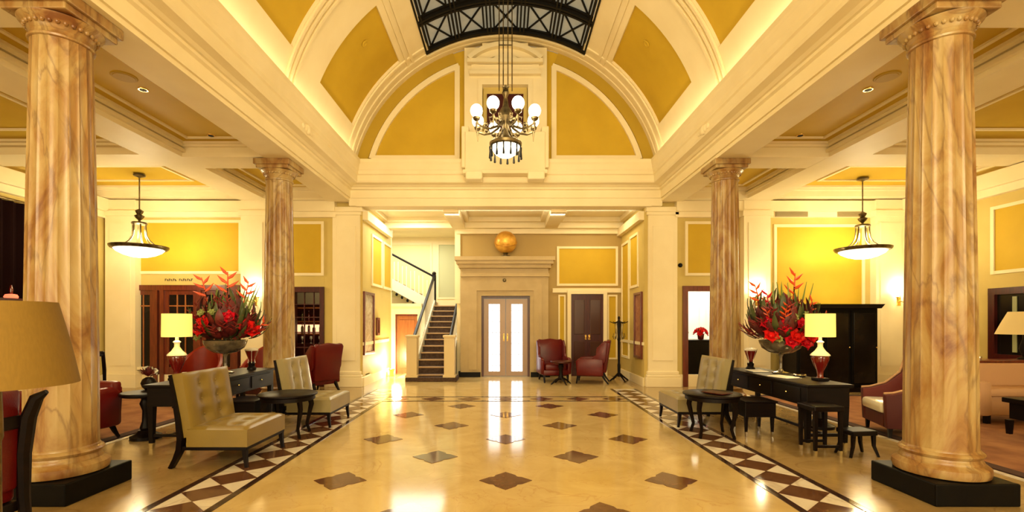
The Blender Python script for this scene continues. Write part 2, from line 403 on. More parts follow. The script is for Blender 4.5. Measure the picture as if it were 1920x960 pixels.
# vault ------------------------------------------------------------------
RIBS = [(10.06, 10.8), (7.2, 8.24), (4.34, 5.38), (1.48, 2.52), (-1.38, -.34)]
for side in (0, 1):
    def A(y0, y1, a0, a1, r0, r1, nm, m, n=14):
        if side: a0, a1 = 180-a1, 180-a0
        return B().arc(y0, y1, a0, a1, r0, r1, ZC, n).build(nm, m, ceil, True)
    # ochre panels, one to a bay
    top = 10.06
    for i in range(4):
        A(RIBS[i+1][1]-.02, RIBS[i][0]+.02, 22, 50.5, RV+.05, RV+.09, 'vault_panel', GOLD)
    for (y0, y1) in RIBS:
        A(y0, y1, 12, 62, RV, RV+.1, 'vault_rib', CREAM, 20)
    for (y0, y1) in RIBS[1:]:
        for q in (.0, .12, .24): A(y0+q+.02, y0+q+.07, 14, 60, RV-.035, RV+.01, 'rib_moulding', CREAM, 20)
    A(10.10, 10.16, 14, 60, RV-.03, RV+.01, 'rib_moulding', CREAM, 20); A(10.36, 10.44, 14, 60, RV-.03, RV+.01, 'rib_moulding', CREAM, 20)
    A(-5, 10.8, 11, 22.5, RV, RV+.1, 'vault_springing', CREAM)
    A(-5, 10.8, 50, 61, RV, RV+.1, 'vault_band', CREAM)
    A(-5, 10.3, 52, 52.7, RV-.035, RV+.01, 'band_moulding', CREAM, 2); A(-5, 10.3, 54, 55, RV-.035, RV+.01, 'band_moulding', CREAM, 2)
    # plaster rosette dots on the panels
    for i in range(3):
        yc = (RIBS[i][0]+RIBS[i+1][1])/2
        an = math.radians(42 if not side else 138)
        c = Vector((math.cos(an)*(RV+.045), yc-.3, ZC+math.sin(an)*(RV+.045)))
        B().lathe([(.07, 0), (.075, .01), (.05, .02), (.035, .012)], 16, Matrix.Translation(c) @ Matrix.Rotation((PI/2-an), 4, 'Y') @ Matrix.Rotation(PI, 4, 'X')).build('ceiling_rosette', GOLD, ceil, True)
B().arc(10.37, 10.8, 60, 120, RV, RV+.1, ZC, 20).build('vault_arch', CREAM, ceil, True)
B().arc(-5, 3.2, 60, 120, RV, RV+.1, ZC, 20).build('vault_arch', CREAM, ceil, True)
B().arc(10.42, 10.47, 60, 120, RV-.04, RV+.01, ZC, 20).build('rib_moulding', CREAM, ceil, True)
B().arc(10.60, 10.66, 12, 168, RV-.02, RV+.01, ZC, 40).build('rib_moulding', CREAM, ceil, True)
# skylight ------------------------------------------------------------------
sky = SE('window_1')
SY0, SY1, NR = 3.2, 10.37, 7
for j in range(NR):
    ya = SY1-(SY1-SY0)*(j+1)/NR; yb = SY1-(SY1-SY0)*j/NR
    for k in range(5):
        a0 = 61+58*k/5; a1 = 61+58*(k+1)/5
        B().arc(ya, yb, a0, a1, RV+.06, RV+.075, ZC, 4).build('pane', SKYG, sky, True)
        # inner square and diagonal cross of each cell
        g = B(); da = .9; dy = .10
        for (p, q) in (((a0+2*da, ya+dy), (a0+2*da, yb-dy)), ((a1-2*da, ya+dy), (a1-2*da, yb-dy))):
            g.arc(p[1], q[1], p[0]-.28, p[0]+.28, RV+.02, RV+.05, ZC, 1)
        for yy in (ya+dy, yb-dy): g.arc(yy-.022, yy+.022, a0, a1, RV+.02, RV+.05, ZC, 4)
        for (u, v) in ((0, 1), (1, 0)):
            pts = []
            for t in range(7):
                a = math.radians(a0+2*da+(a1-a0-4*da)*t/6); f = t/6 if u == 0 else 1-t/6
                pts.append(((RV+.035)*math.cos(a), ya+dy+(yb-ya-2*dy)*f, ZC+(RV+.035)*math.sin(a)))
            g.sweep(pts, .014, n=4, up=(0, 1, .1))
        g.build('lattice', IRON, sky)
for j in range(NR+1):
    y = SY1-(SY1-SY0)*j/NR
    for q in ((-.065, -.02), (.02, .065)) if j else ((-.09, .0),):
        B().arc(y+q[0], y+q[1], 60.5, 119.5, RV-.03, RV+.05, ZC, 20).build('cross_rib', IRON, sky, True)
for k in range(6):
    a = 61+58*k/5
    for q in ((-.9, -.35), (.35, .9)): B().arc(SY0, SY1, a+q[0], a+q[1], RV-.03, RV+.05, ZC, 1).build('long_rib', IRON, sky)
# lunette end wall -----------------------------------------------------------
w = B(); N = 48
pts = [(-3.45, 5.0)] + [(RV*math.cos(PI-PI*i/N), ZC+RV*math.sin(PI-PI*i/N)) for i in range(N+1) if ZC+RV*math.sin(PI-PI*i/N) > 5.0] + [(3.45, 5.0)]
w.prism([(-3.4, 4.3)]+pts[1:-1]+[(3.4, 4.3)], YE+.02, YE+.2, 'Y')
lun = struct(w.build('wall_end', GOLD))
for s in (-1, 1):
    g = B()
    a_lo = math.degrees(math.asin((5.19-ZC)/3.17)); a_hi = math.degrees(math.acos(1.06/3.17))
    a, b_ = (a_lo, a_hi) if s > 0 else (180-a_hi, 180-a_lo)
    g.arc(YE-.03, YE+.03, a, b_, 3.10, 3.22, ZC, 20)
    xe = 3.16*math.cos(math.radians(a_lo))
    g.box(min(s*1.06, s*xe), max(s*1.06, s*xe), YE-.03, YE+.03, 5.15, 5.26)
    zt = ZC+3.16*math.sin(math.radians(a_hi))
    g.box(min(s*1.04, s*1.15), max(s*1.04, s*1.15), YE-.03, YE+.03, 5.15, zt)
    g.build('panel_moulding', CREAM, lun)
    # outer ochre border, slightly deeper in tone
    g = B(); g.arc(YE-.012, YE+.03, math.degrees(math.asin(.78/3.4)) if s > 0 else 180-70, 70 if s > 0 else 180-math.degrees(math.asin(.78/3.4)), 3.24, 3.49, ZC, 20)
    g.build('lunette_border', GOLD2, lun)
# aedicule in the middle of the lunette
ae = B()
ae.box(-.92, -.52, YE-.16, YE+.05, 4.7, 7.62).box(.50, .92, YE-.16, YE+.05, 4.7, 7.62)
ae.box(-.52, .50, YE-.16, YE+.05, 6.78, 7.72)
ae.box(-.62, -.52, YE-.2, YE-.14, 5.3, 6.85).box(.50, .60, YE-.2, YE-.14, 5.3, 6.85).box(-.62, .60, YE-.2, YE-.14, 6.78, 6.9)
ae.box(-.80, .78, YE-.28, YE-.1, 6.98, 7.05).box(-.76, .74, YE-.24, YE-.1, 7.05, 7.2).box(-.84, .82, YE-.32, YE-.1, 7.22, 7.30)
ae.arc(YE-.34, YE-.1, 48, 132, 1.15, 1.24, 6.42, 16, -.01)
ae.arc(YE-.22, YE-.1, 48, 132, 1.0, 1.15, 6.42, 16, -.01)
ae.prism([(-.35, 7.3), (0, 7.5), (.33, 7.3)], YE-.26, YE-.12, 'Y')
ae.build('aedicule', CREAM, lun)
bal = B()
bal.box(-.88, .86, YE-.5, YE-.2, 4.72, 5.62, .02).box(-.96, -.80, YE-.46, YE-.1, 4.85, 5.75, .02).box(.78, .94, YE-.46, YE-.1, 4.85, 5.75, .02)
bal.box(-.86, -.5, YE-.6, YE-.3, 4.56, 4.74, .03).box(.48, .84, YE-.6, YE-.3, 4.56, 4.74, .03).box(-.92, .9, YE-.54, YE-.2, 4.70, 4.78, .01)
bal.build('balcony_front', CREAM, lun)
B().box(-.5, .48, YE-.06, YE+.01, 5.3, 6.8).build('opening_lining', TAN, lun)
B().box(-.42, .40, YE-.09, YE-.05, 5.3, 6.62).build('inner_door', MAHOD, lun)
B().box(-.03, .01, YE-.11, YE-.08, 5.3, 6.62).build('inner_door_stile', ORWOOD, lun)
# walls round the aisles --------------------------------------------------------
def wallY(name, y0, y1, x0, x1, z0, z1, holes, m):
    xs = sorted({x0, x1, *[h[0] for h in holes], *[h[1] for h in holes]}); zs = sorted({z0, z1, *[h[2] for h in holes], *[h[3] for h in holes]})
    b = B()
    for i in range(len(xs)-1):
        for j in range(len(zs)-1):
            cx = (xs[i]+xs[i+1])/2; cz = (zs[j]+zs[j+1])/2
            if any(h[0] < cx < h[1] and h[2] < cz < h[3] for h in holes): continue
            b.box(xs[i], xs[i+1], y0, y1, zs[j], zs[j+1])
    return struct(b.build(name, m))
def panelY(par, x0, x1, z0, z1, y, m=GOLD, t=.06):
    B().box(x0, x1, y-.006, y+.01, z0, z1).build('wall_panel', m, par)
    g = B()
    for (a, b_, c, d) in ((x0-t, x0, z0-t, z1+t), (x1, x1+t, z0-t, z1+t), (x0, x1, z0-t, z0), (x0, x1, z1, z1+t)): g.box(a, b_, y-.03, y+.01, c, d)
    g.build('panel_moulding', CREAM, par)
def panelX(par, y0, y1, z0, z1, x, d, m=GOLD, t=.06):
    a, b_ = sorted((x, x+d*.006)); B().box(a, b_, y0, y1, z0, z1).build('wall_panel', m, par)
    g = B(); a, b_ = sorted((x-d*.01, x+d*.03))
    for (c, e_, f, h) in ((y0-t, y0, z0-t, z1+t), (y1, y1+t, z0-t, z1+t), (y0, y1, z0-t, z0), (y0, y1, z1, z1+t)): g.box(a, b_, c, e_, f, h)
    g.build('panel_moulding', CREAM, par)
YW = 11.0
wl = wallY('wall_left_end', YW, YW+.2, -9.4, -3.3, 0, 4.6, [(-4.98, -4.19, 0, 2.27), (-8.84, -5.95, 0, 2.31)], TAN)
wr = wallY('wall_right_end', YW, YW+.2, 3.3, 9.4, 0, 4.6, [(4.12, 4.95, 0, 2.28)], TAN)
panelY(wl, -5.1, -4.25, 2.62, 3.75, YW); panelY(wr, 4.2, 5.1, 2.62, 3.75, YW)
panelY(wl, -8.75, -6.15, 2.66, 3.78, YW)
panelY(wr, 6.25, 8.22, .9, 3.68, YW)
for par, s in ((wl, -1), (wr, 1)):
    a, b_ = sorted((s*3.9, s*9.3))
    B().box(a, b_, YW-.16, YW+.05, 4.02, 4.25).build('wall_cornice', CREAM, par)
    B().box(a, b_, YW-.08, YW+.05, 3.90, 4.02).build('wall_frieze', CREAM, par)
    for c0, c1 in ((5.42, 6.02), (8.42, 9.1)):
        a, b_ = sorted((s*c0, s*c1))
        g = B().box(a, b_, YW-.175, YW+.05, 0, 4.27).box(a-.04, b_+.04, YW-.22, YW, 0, .3).box(a-.04, b_+.04, YW-.22, YW, 3.9, 4.02).box(a-.02, b_+.02, YW-.19, YW, .3, .36)
        g.build('pilaster', CREAM, par)
        B().box(a+.1, b_-.1, YW-.19, YW-.1, .5, 3.75).build('pilaster_panel', CREAM, par)
    B().box(*sorted((s*3.9, s*9.3)), YW-.03, YW+.01, 0, .28).build('skirting', CREAM, par)
wls = struct(B().box(-9.4, -9.2, -5, YW+.2, 0, 4.6).build('wall_left', TAN)); wrs = struct(B().box(9.2, 9.4, -5, YW+.2, 0, 4.6).build('wall_right', TAN))
for par, s in ((wls, -1), (wrs, 1)):
    a, b_ = sorted((s*9.02, s*9.2)); B().box(a, b_, -5, YW, 4.0, 4.28).build('wall_cornice', CREAM, par)
    a, b_ = sorted((s*9.1, s*9.2)); B().box(a, b_, -5, YW, 3.86, 4.0).build('wall_frieze', CREAM, par)
    for y in (7.6, 4.4, 1.0): panelX(par, y, y+1.35, 2.45, 3.6, s*9.2, -s, GOLD)
    B().box(*sorted((s*9.17, s*9.2)), -5, YW, 0, .28).build('skirting', CREAM, par)
struct(B().box(-9.4, 9.4, -5.2, -5, 0, 8).build('wall_behind', CREAM))
# pillars by the vestibule
def pillar(x0, x1, label):
    c = (x0+x1)/2; t = T('square_pillar', label, 'pillar', (c, 11.2, 0)); w = (x1-x0)/2
    B().box(-w, w, -.25, .35, .36, 3.98).build('shaft', CREAM, t)
    B().box(-w+.1, w-.1, -.27, -.24, .6, 3.7, .008).build('shaft_panel', CREAM, t)
    B().box(-w-.07, w+.07, -.32, .42, 0, .22, .01).box(-w-.05, w+.05, -.30, .40, .22, .28, .02).box(-w-.03, w+.03, -.28, .38, .28, .36, .02).build('base', CREAM, t)
    B().box(-w-.03, w+.03, -.28, .38, 3.95, 4.02, .01).box(-w-.06, w+.06, -.31, .41, 4.02, 4.125, .01).build('capital', CREAM, t)
pillar(-3.98, -3.35, 'square cream pillar left of the vestibule, beside the staircase'); pillar(3.28, 3.95, 'square cream pillar right of the vestibule, beside the coat stand')
# vestibule ---------------------------------------------------------------------
wb = wallY('wall_back', 13.2, 13.4, -1.35, 3.4, 0, 4.5, [(-.62, .62, 0, 2.2)], mat('shaded_tan_paint', (.40, .265, .07), .6))  # tan wall paint, darkened so the colour carries this wall's shade
panelY(wb, 1.48, 3.05, 2.55, 3.52, 13.2, GOLD)
panelY(wb, 1.50, 1.62, .5, 2.2, 13.2, GOLD, .04); panelY(wb, 2.86, 3.05, .5, 2.2, 13.2, GOLD, .04)
B().box(-1.35, 3.2, 13.1, 13.2, 3.92, 4.1).build('wall_cornice', CREAM, wb)
B().box(1.3, 3.2, 13.14, 13.2, 2.30, 2.42).build('dado_rail', CREAM, wb)
struct(B().box(-1.30, -.8, 13.14, 13.2, 0, .13).build('baseboard_left', BLACKM)); struct(B().box(1.1, 1.78, 13.14, 13.2, 0, .13).build('baseboard_right', BLACKM))
vl = struct(B().box(-3.5, -3.3, 11.0, 13.8, 0, 4.5).build('wall_vestibule_left', TAN))
vr = struct(B().box(3.2, 3.4, 11.0, 13.4, 0, 4.5).build('wall_vestibule_right', TAN))
panelX(vl, 11.75, 12.6, 2.45, 3.6, -3.3, 1, GOLD); panelX(vl, 12.85, 13.65, 2.45, 3.6, -3.3, 1, GOLD)
panelX(vr, 12.35, 13.0, .6, 3.55, 3.2, -1, GOLD); panelX(vr, 11.5, 12.15, 2.4, 3.6, 3.2, -1, GOLD)
for par, s, x in ((vl, 1, -3.3), (vr, -1, 3.2)):
    B().box(*sorted((x, x+s*.12)), 11.0, 13.4, 3.85, 4.05).build('wall_cornice', CREAM, par)
    B().box(*sorted((x, x+s*.03)), 11.0, 13.4, .95, 1.02).build('chair_rail', CREAM, par)
    B().box(*sorted((x, x+s*.03)), 11.0, 13.4, 0, .2).build('skirting', CREAM, par)
# vestibule ceiling: slab and crossing beams
vc = struct(B().box(-5, 3.4, 10.8, 13.8, 4.32, 4.45).build('ceiling_vestibule', CREAM))
for x in (-1.28, 1.24): B().box(x-.17, x+.17, 11.1, 13.3, 4.05, 4.34).build('beam', CREAM, vc)
for a, b_ in ((10.8, 11.25), (12.95, 13.3)): B().box(-3.4, 3.3, a, b_, 4.05+.07*(a < 11), 4.34).build('beam', CREAM, vc)
for x0, x1 in ((-3.3, -1.45), (-1.11, 1.07), (1.41, 3.2)):
    g = B()
    for (a, b_, c, d) in ((x0, x0+.12, 11.25, 12.95), (x1-.12, x1, 11.25, 12.95), (x0, x1, 11.25, 11.37), (x0, x1, 12.83, 12.95)): g.box(a, b_, c, d, 4.2, 4.33)
    g.build('coffer_cornice', CREAM, vc)
# portal
po = B()
po.box(-1.22, -.66, 12.9, 13.22, 0, 2.95).box(.66, 1.16, 12.9, 13.22, 0, 2.95).box(-.66, .66, 12.9, 13.22, 2.2, 2.95)
po.box(-1.0, -.78, 12.86, 12.95, .2, 2.52).box(.76, .98, 12.86, 12.95, .2, 2.52).box(-1.0, .98, 12.86, 12.95, 2.34, 2.52)
po.box(-1.22, 1.18, 12.84, 13.2, 2.72, 2.80).box(-1.26, 1.22, 12.80, 13.2, 2.95, 3.05).box(-1.32, 1.28, 12.72, 13.2, 3.05, 3.14).box(-1.36, 1.32, 12.68, 13.2, 3.14, 3.24)
po.box(-1.24, -1.0, 12.84, 12.9, 0, .13).box(1.0, 1.18, 12.84, 12.9, 0, .13)
struct(po.build('trim_3', mat('portal_stone', (.48, .35, .16), .5, col2=(.43, .31, .13), scale=3)))
tag(B().lathe([(.03, 0), (.05, .01), (.05, .02), (.02, .03)], 16, Mt(-.03, 12.9, 2.62, PI/2)).build('door_sensor', BRONZE, None, True), 'small round bronze disc on the stone portal above the glass doors', 'ornament')
struct(B().box(-1.25, -.68, 12.83, 12.9, 0, .13).box(.68, 1.19, 12.83, 12.9, 0, .13).build('baseboard_portal', BLACKM))
# glazed double doors
gd = SE('door_1')
g = B().box(-.66, -.60, 12.98, 13.12, 0, 2.2).box(.60, .66, 12.98, 13.12, 0, 2.2).box(-.66, .66, 12.98, 13.12, 2.14, 2.22); g.build('door_frame', MAHOD, gd)
for s in (-1, 1):
    a, b_ = sorted((s*.01, s*.60)); leaf = B()
    p0, p1 = (a+.15, b_-.14) if s > 0 else (a+.14, b_-.15)
    leaf.box(a, p0, 13.02, 13.08, .02, 2.12).box(p1, b_, 13.02, 13.08, .02, 2.12).box(p0, p1, 13.02, 13.08, .02, .14).box(p0, p1, 13.02, 13.08, 1.98, 2.12)
    lf = leaf.build('door_leaf', DOORP, gd)
    B().box(p0, p1, 13.045, 13.055, .14, 1.98).build('pane', DOORG, lf)
    g = B(); 
    for k in (1, 2): xx = p0+(p1-p0)*k/3; g.box(xx-.006, xx+.006, 13.03, 13.045, .14, 1.98)
    for zz in (.3, .6, .9, 1.2, 1.5, 1.8): g.box(p0, p1, 13.03, 13.045, zz-.005, zz+.005)
    g.build('glazing_bar', mat('grey_lead', (.4, .4, .42), .4), lf)
    B().sweep([(s*.05, 12.97, .98), (s*.05, 12.94, 1.0), (s*.05, 12.94, 1.14), (s*.05, 12.97, 1.16)], .010).box(s*.05-.016, s*.05+.016, 12.985, 13.03, .97, 1.17).build('handle', BRASS, lf)
# closed mahogany door
d2 = SE('door_2')
B().box(1.70, 1.80, 13.08, 13.2, 0, 2.36).box(2.69, 2.79, 13.08, 13.2, 0, 2.36).box(1.70, 2.79, 13.08, 13.2, 2.26, 2.36).build('door_frame', CREAM, d2)
for a, b_ in ((1.80, 2.245), (2.25, 2.69)):
    lf = B().box(a, b_, 13.12, 13.18, 0, 2.26).build('door_leaf', MAHOD, d2)
    for z0, z1 in ((.2, .95), (1.15, 2.1)): B().box(a+.08, b_-.08, 13.10, 13.13, z0, z1, .01).build('door_panel', mat('door_panel_wood', (.06, .02, .012), .2), lf)
    xh = 2.20 if a < 2 else 2.30
    B().box(xh-.025, xh+.025, 13.07, 13.12, 1.0, 1.14, .008).sphere((xh, 13.05, 1.07), .03, 10).build('handle', BRASS, lf)
# door frames in the end walls
d3 = SE('door_3')
B().box(-4.99, -4.90, YW-.05, YW+.2, 0, 2.28).box(-4.28, -4.18, YW-.05, YW+.2, 0, 2.28).box(-4.99, -4.18, YW-.05, YW+.2, 2.18, 2.30).build('door_frame', MAHOD, d3)
g = B().box(-4.68, -4.66, YW+.05, YW+.08, 0, 2.18).box(-4.46, -4.44, YW+.05, YW+.08, 0, 2.18)
for z in (.9, 1.25, 1.6, 1.9): g.box(-4.9, -4.28, YW+.05, YW+.08, z-.01, z+.01)
g.build('glazing_bar', MAHOD, d3)
d4 = SE('door_4')
B().box(4.08, 4.2, YW-.05, YW+.2, 0, 2.28).box(4.86, 4.98, YW-.05, YW+.2, 0, 2.28).box(4.08, 4.98, YW-.05, YW+.2, 2.20, 2.32).build('door_frame', MAHO, d4)
d5 = SE('door_5')
g = B()
for x in (-8.86, -8.1, -7.95, -7.1, -6.25, -5.97): g.box(x, x+.09, YW-.06, YW+.12, 0, 2.33)
g.box(-8.86, -5.88, YW-.06, YW+.12, 2.22, 2.34); g.build('door_frame', MAHO, d5)
for x0, x1, z0 in ((-8.77, -8.1, .42), (-7.86, -7.1, 0), (-7.01, -6.25, 0)):
    lf = B().box(x0, x0+.1, YW-.02, YW+.04, 0, 2.22).box(x1-.1, x1, YW-.02, YW+.04, 0, 2.22).box(x0, x1, YW-.02, YW+.04, 2.12, 2.22).box(x0, x1, YW-.02, YW+.04, 0, .45).build('door_leaf', MAHO, d5)
    B().box(x0+.1, x1-.1, YW+.0, YW+.01, .45, 2.12).build('pane', DARKG, lf)
    g = B(); 
    for k in (1, 2): xx = x0+.1+(x1-x0-.2)*k/3; g.box(xx-.012, xx+.012, YW-.015, YW+.02, .45, 2.12)
    g.box(x0+.1, x1-.1, YW-.015, YW+.02, 1.85, 1.875); g.build('glazing_bar', ORWOOD, lf)
B().box(-8.75, -8.1, YW-.12, YW, .40, .46).build('window_sill', CREAM, d5)
B().box(-8.7, -8.55, YW-.03, YW-.01, .46, 2.1).build('pale_curtain', mat('pale_drape', (.45, .36, .2), .8), d5)
# illegibly small two-word lettering over the wide door
lt = B(); xx = -7.86
for k in range(13):
    if k == 6: xx += .05
    hh = (.05, .038, .05, .042, .05, .038)[k % 6]
    lt.box(xx, xx+.012, YW-.012, YW-.004, 2.44, 2.44+hh).box(xx, xx+.032, YW-.012, YW-.004, 2.44+(.0 if k % 2 else hh-.012), 2.452+(.0 if k % 2 else hh-.012)); xx += .046
lt_ = tag(lt.build('lettering', mat('lettering_paint', (.12, .07, .03), .5)), 'tiny two-word dark lettering on the wall above the wide mahogany glazed door', 'lettering'); lt_['kind'] = 'stuff'

# rooms glimpsed through the openings
rm = SE('wall_bar_room')
B().box(-6.0, -3.52, 12.6, 12.7, 0, 3).build('back_panel', MAHOD, rm)
B().box(-6.0, -5.9, 11.2, 12.6, 0, 3).box(-3.6, -3.52, 11.2, 12.6, 0, 3).box(-6, -3.5, 11.2, 12.7, 3, 3.1).build('side_panel', MAHOD, rm)
B().box(-5.85, -3.65, 12.55, 12.6, 1.95, 2.4).build('frosted_panel', mat('frosted_panel', (.30, .26, .17), .5), rm)
sh = T('bar_shelves', 'dark wooden bar shelves seen through the left doorway', 'shelf', (-4.85, 12.35, 0))
B().box(-1.0, 1.0, -.5, .1, 0, .95, .01).build('counter', MAHOD, sh)
for z in (1.18, 1.5, 1.85): B().box(-1.0, 1.2, -.12, .18, z-.015, z+.015).build('shelf', ORWOOD, sh)
B().box(-1.0, 1.2, .19, .2, 1.2, 1.42).build('lit_back', mat('bar_backlight', (.9, .6, .4), .5, emis=(1, .55, .28), estr=1.5), sh)
def bottle(h, r): return B().lathe([(r, 0), (r, h*.55), (r*.8, h*.66), (r*.3, h*.74), (r*.28, h*.97), (r*.34, h)], 10).mesh('bottle', [DARKG, REDG, BRONZE][int(h*100) % 3], True)
bms = [bottle(.26, .035), bottle(.28, .032), bottle(.22, .04)]
for z in (1.195, 1.515):
    for k in range(7):
        o = link('bottle', bms[k % 3], None, (-5.25+k*.15, 12.30+.05*(k % 2), z+.004))
        nth = ('first', 'second', 'third', 'fourth', 'fifth', 'sixth', 'seventh')[k]
        tag(o, nth+' bottle from the left on the upper shelf behind the left doorway' if z > 1.4 else nth+' bottle from the left on the backlit lower shelf behind the left doorway', 'bottle', 'bottles on the upper bar shelf' if z > 1.4 else 'bottles on the lower bar shelf')
for k in range(4):
    o = B().lathe([(.03, 0), (.03, .008), (.005, .02), (.005, .08), (.035, .12), (.032, .18), (.030, .18), (.031, .12), (.003, .085)], 12).build('wine_glass', mat('clear_glass', (.8, .75, .65), .05, spec=.9), None, True)
    o.location = (-5.1+k*.22, 11.95, .956); tag(o, ('leftmost', 'second from left', 'third from left', 'rightmost')[k]+' stemmed glass on the bar counter behind the left doorway', 'glass', 'glasses on the bar counter')
point('bar_lamp', (-4.7, 11.7, 2.7), 14, WARM)
rm = SE('wall_bright_room')
B().box(3.6, 6.6, 13.8, 13.9, 0, 3.2).box(3.45, 3.6, 11.25, 13.9, 0, 3.2).box(6.5, 6.6, 11.25, 13.9, 0, 3.2).box(3.45, 6.6, 11.25, 13.9, 3.2, 3.3).build('room_lining', ROOMW, rm)
area('bright_room_light', (5.2, 12.8, 3.1), (0, 0, 0), 1.6, 1, 75, (1, .95, .82))
pt = B().box(5.1, 5.26, 13.74, 13.8, 0, 3.2).box(5.6, 5.76, 13.74, 13.8, 0, 3.2).box(3.6, 6.5, 13.74, 13.8, .95, 1.02).build('wall_moulding', ROOMW, rm)
sb = T('sideboard', 'dark sideboard inside the bright room behind the right doorway', 'sideboard', (5.2, 12.6, 0))
B().box(-.7, .7, -.25, .25, .08, .98, .01).build('body', WOODD, sb); B().box(-.74, .74, -.28, .28, .98, 1.02, .008).build('top', WOODD, sb)
for a in (-.6, .6): B().box(a-.04, a+.04, -.22, .22, 0, .08).build('plinth_block', WOODD, sb)

# ================================================================== COLUMNS
def column(x, y, label):
    t = T('marble_column', label, 'column', (x, y, 0))
    B().box(-.345, .345, -.345, .345, 0, .185, .012).build('plinth', BLACKM, t)
    B().lathe([(.28, .185), (.325, .195), (.335, .23), (.33, .265), (.30, .29), (.285, .30), (.285, .312), (.275, .325), (.27, .345), (.285, .36), (.292, .375), (.283, .39), (.265, .40), (.262, .41), (.256, .42)], 56).build('base', COLM, t, True)
    prof = []
    for i in range(15):
        f = i/14; z = .42+3.50*f; r = .255-.045*f**1.6; prof.append((r, z))
    def rad(a, z):
        ph = (a*20/(2*PI)) % 1.0; g = math.sin(PI*ph)**.6
        d = .055 if z > 1.75 else .03
        if z > 3.88 or z < .44: d = 0
        return 1-d*g
    B().lathe(prof, 160, None, rad).build('shaft', COLM, t, True)
    B().lathe([(.205, 3.90), (.225, 3.91), (.228, 3.925), (.215, 3.94), (.212, 3.97), (.22, 3.98), (.225, 3.995), (.24, 4.02), (.285, 4.06), (.292, 4.075), (.26, 4.085)], 56).build('echinus', COLM, t, True)
    g = B()
    for k in range(30):
        a = 2*PI*(k+.5)/30
        g.sphere((.240*math.cos(a), .240*math.sin(a), 4.022), .019, 8, (1, 1, 1.2))
    g.build('egg_moulding', COLM, t, True)
    B().box(-.27, .27, -.27, .27, 4.085, 4.145, .012).box(-.30, .30, -.30, .30, 4.14, SOF-.006, .01).build('abacus', COLM, t)
column(3.82, 4.19, 'large fluted marble column on a black plinth, at the right edge of the picture')
column(-3.90, 4.19, 'large fluted marble column on a black plinth, behind the big lampshade on the left')
column(3.80, 8.25, 'slim distant fluted marble column behind the right tan chair')
column(-3.92, 8.25, 'slim distant fluted marble column behind the left black desk')

# ================================================================== STAIRCASE
st = T('staircase', 'carpeted staircase rising beside the stone portal to a landing', 'staircase', (-1.88, 11.9, 0))
NS, RI, GO = 12, .168, .30
B().box(-.62, .66, -.05, .55, .0, .11, .02).build('step', CARPET, st)
for i in range(NS):
    z1 = RI*(i+1); y0 = .12+GO*i
    sp = B().box(-.40, .42, y0, y0+GO+.03, max(0, z1-RI-.02), z1-.03).build('step', CARPET, st)
    B().box(-.42, .44, y0-.025, y0+.03, z1-.035, z1, .008).build('nosing', STEPW, sp)
    B().box(-.41, .43, y0+.02, y0+GO+.02, z1-.03, z1-.004).build('tread', CARPET, sp)
ZL = RI*NS; YL = .12+GO*NS
B().box(-1.0, .55, YL, YL+1.1, ZL-.15, ZL, .01).build('landing', STEPW, st)
for s, x in ((-1, -.47), (1, .47)):
    y1 = YL
    B().prism([(.1, 0), (y1, 0), (y1, ZL+.18), (y1-.1, ZL+.18), (.1, .30)], x-.05, x+.05, 'X').build('stringer', WHITEP, st)
    B().box(x-.13, x+.13, -.02, .26, .0, 1.10, .01).box(x-.155, x+.155, -.045, .285, 1.10, 1.16, .012).box(x-.155, x+.155, -.045, .285, 0.0, .16, .012).build('newel_pedestal', mat('cream_stone', (.70, .56, .30), .4), st)
    for i in range(NS):
        y = .34+GO*i+.05
        for q in (0, .15):
            if y+q > YL: continue
            zb = .30+(y+q-.1)/(y1-.2)*(ZL-.12); zt = zb+.60
            B().box(x-.012, x+.012, y+q-.012, y+q+.012, zb-.05, zt).build('baluster', WHITEP, st)
    p = [(x, .1, 1.02), (x, .25, 1.08), (x, y1-.1, ZL+.90), (x, y1+.05, ZL+.98)]
    B().sweep(p, .045, .035, 8).build('handrail', WOODD, st, True)
    B().box(x-.06, x+.06, y1-.02, y1+.10, ZL, ZL+1.02, .01).sphere((x, y1+.04, ZL+1.06), .07, 12).build('newel_post', WOODD, st, True)
# upper flight climbing to the left
for i in range(6):
    x1 = -.50-.27*i; z = ZL+.15*(i+1)
    B().box(x1-.27, x1, YL+.1, YL+1.1, z-.15, z, .008).build('step', STEPW, st)
    for q in (.07, .20):
        B().box(x1-q-.012, x1-q+.012, YL+.02, YL+.045, z-.1, z+.70).build('baluster', WHITEP, st)
B().prism([(-.45, ZL-.25), (-.45, ZL+.12), (-2.2, ZL+1.09), (-2.2, ZL+.72)], YL, YL+.09, 'Y').build('stringer', WHITEP, st)
B().sweep([(-.47, YL+.04, ZL+.96), (-2.2, YL+.04, ZL+1.88)], .045, .035, 8).build('handrail', WOODD, st, True)
for i in range(9):
    xx = -.62-.18*i; zz = ZL-.20+.0998*i
    B().lathe([(.0, -.02), (.035, .0), (.045, .04), (.02, .09)], 8, Mt(xx, YL+.02, zz-.06)).build('bracket_drop', BLACKM, st, True)
struct(wallY('wall_stairwell_back', 16.75, 16.9, -5.2, -1.3, 0, 4.5, [], CREAM))
wsb = bpy.data.objects['wall_stairwell_back']
panelY(wsb, -2.35, -1.55, 2.35, 4.2, 16.75, mat('green_grey_paint', (.47, .48, .28), .6)); panelY(wsb, -4.2, -2.65, 2.35, 4.2, 16.75, mat('pale_lime_paint', (.70, .66, .34), .6))
B().box(-2.5, -1.35, 16.69, 16.75, ZL, 2.22).build('skirting', CREAM, wsb)
ws = struct(B().box(-1.35, -1.25, 13.2, 16.9, 0, 4.5).box(-1.40, -1.25, 13.15, 13.2, 2.0, 4.2).build('wall_stairwell_right', CREAM))
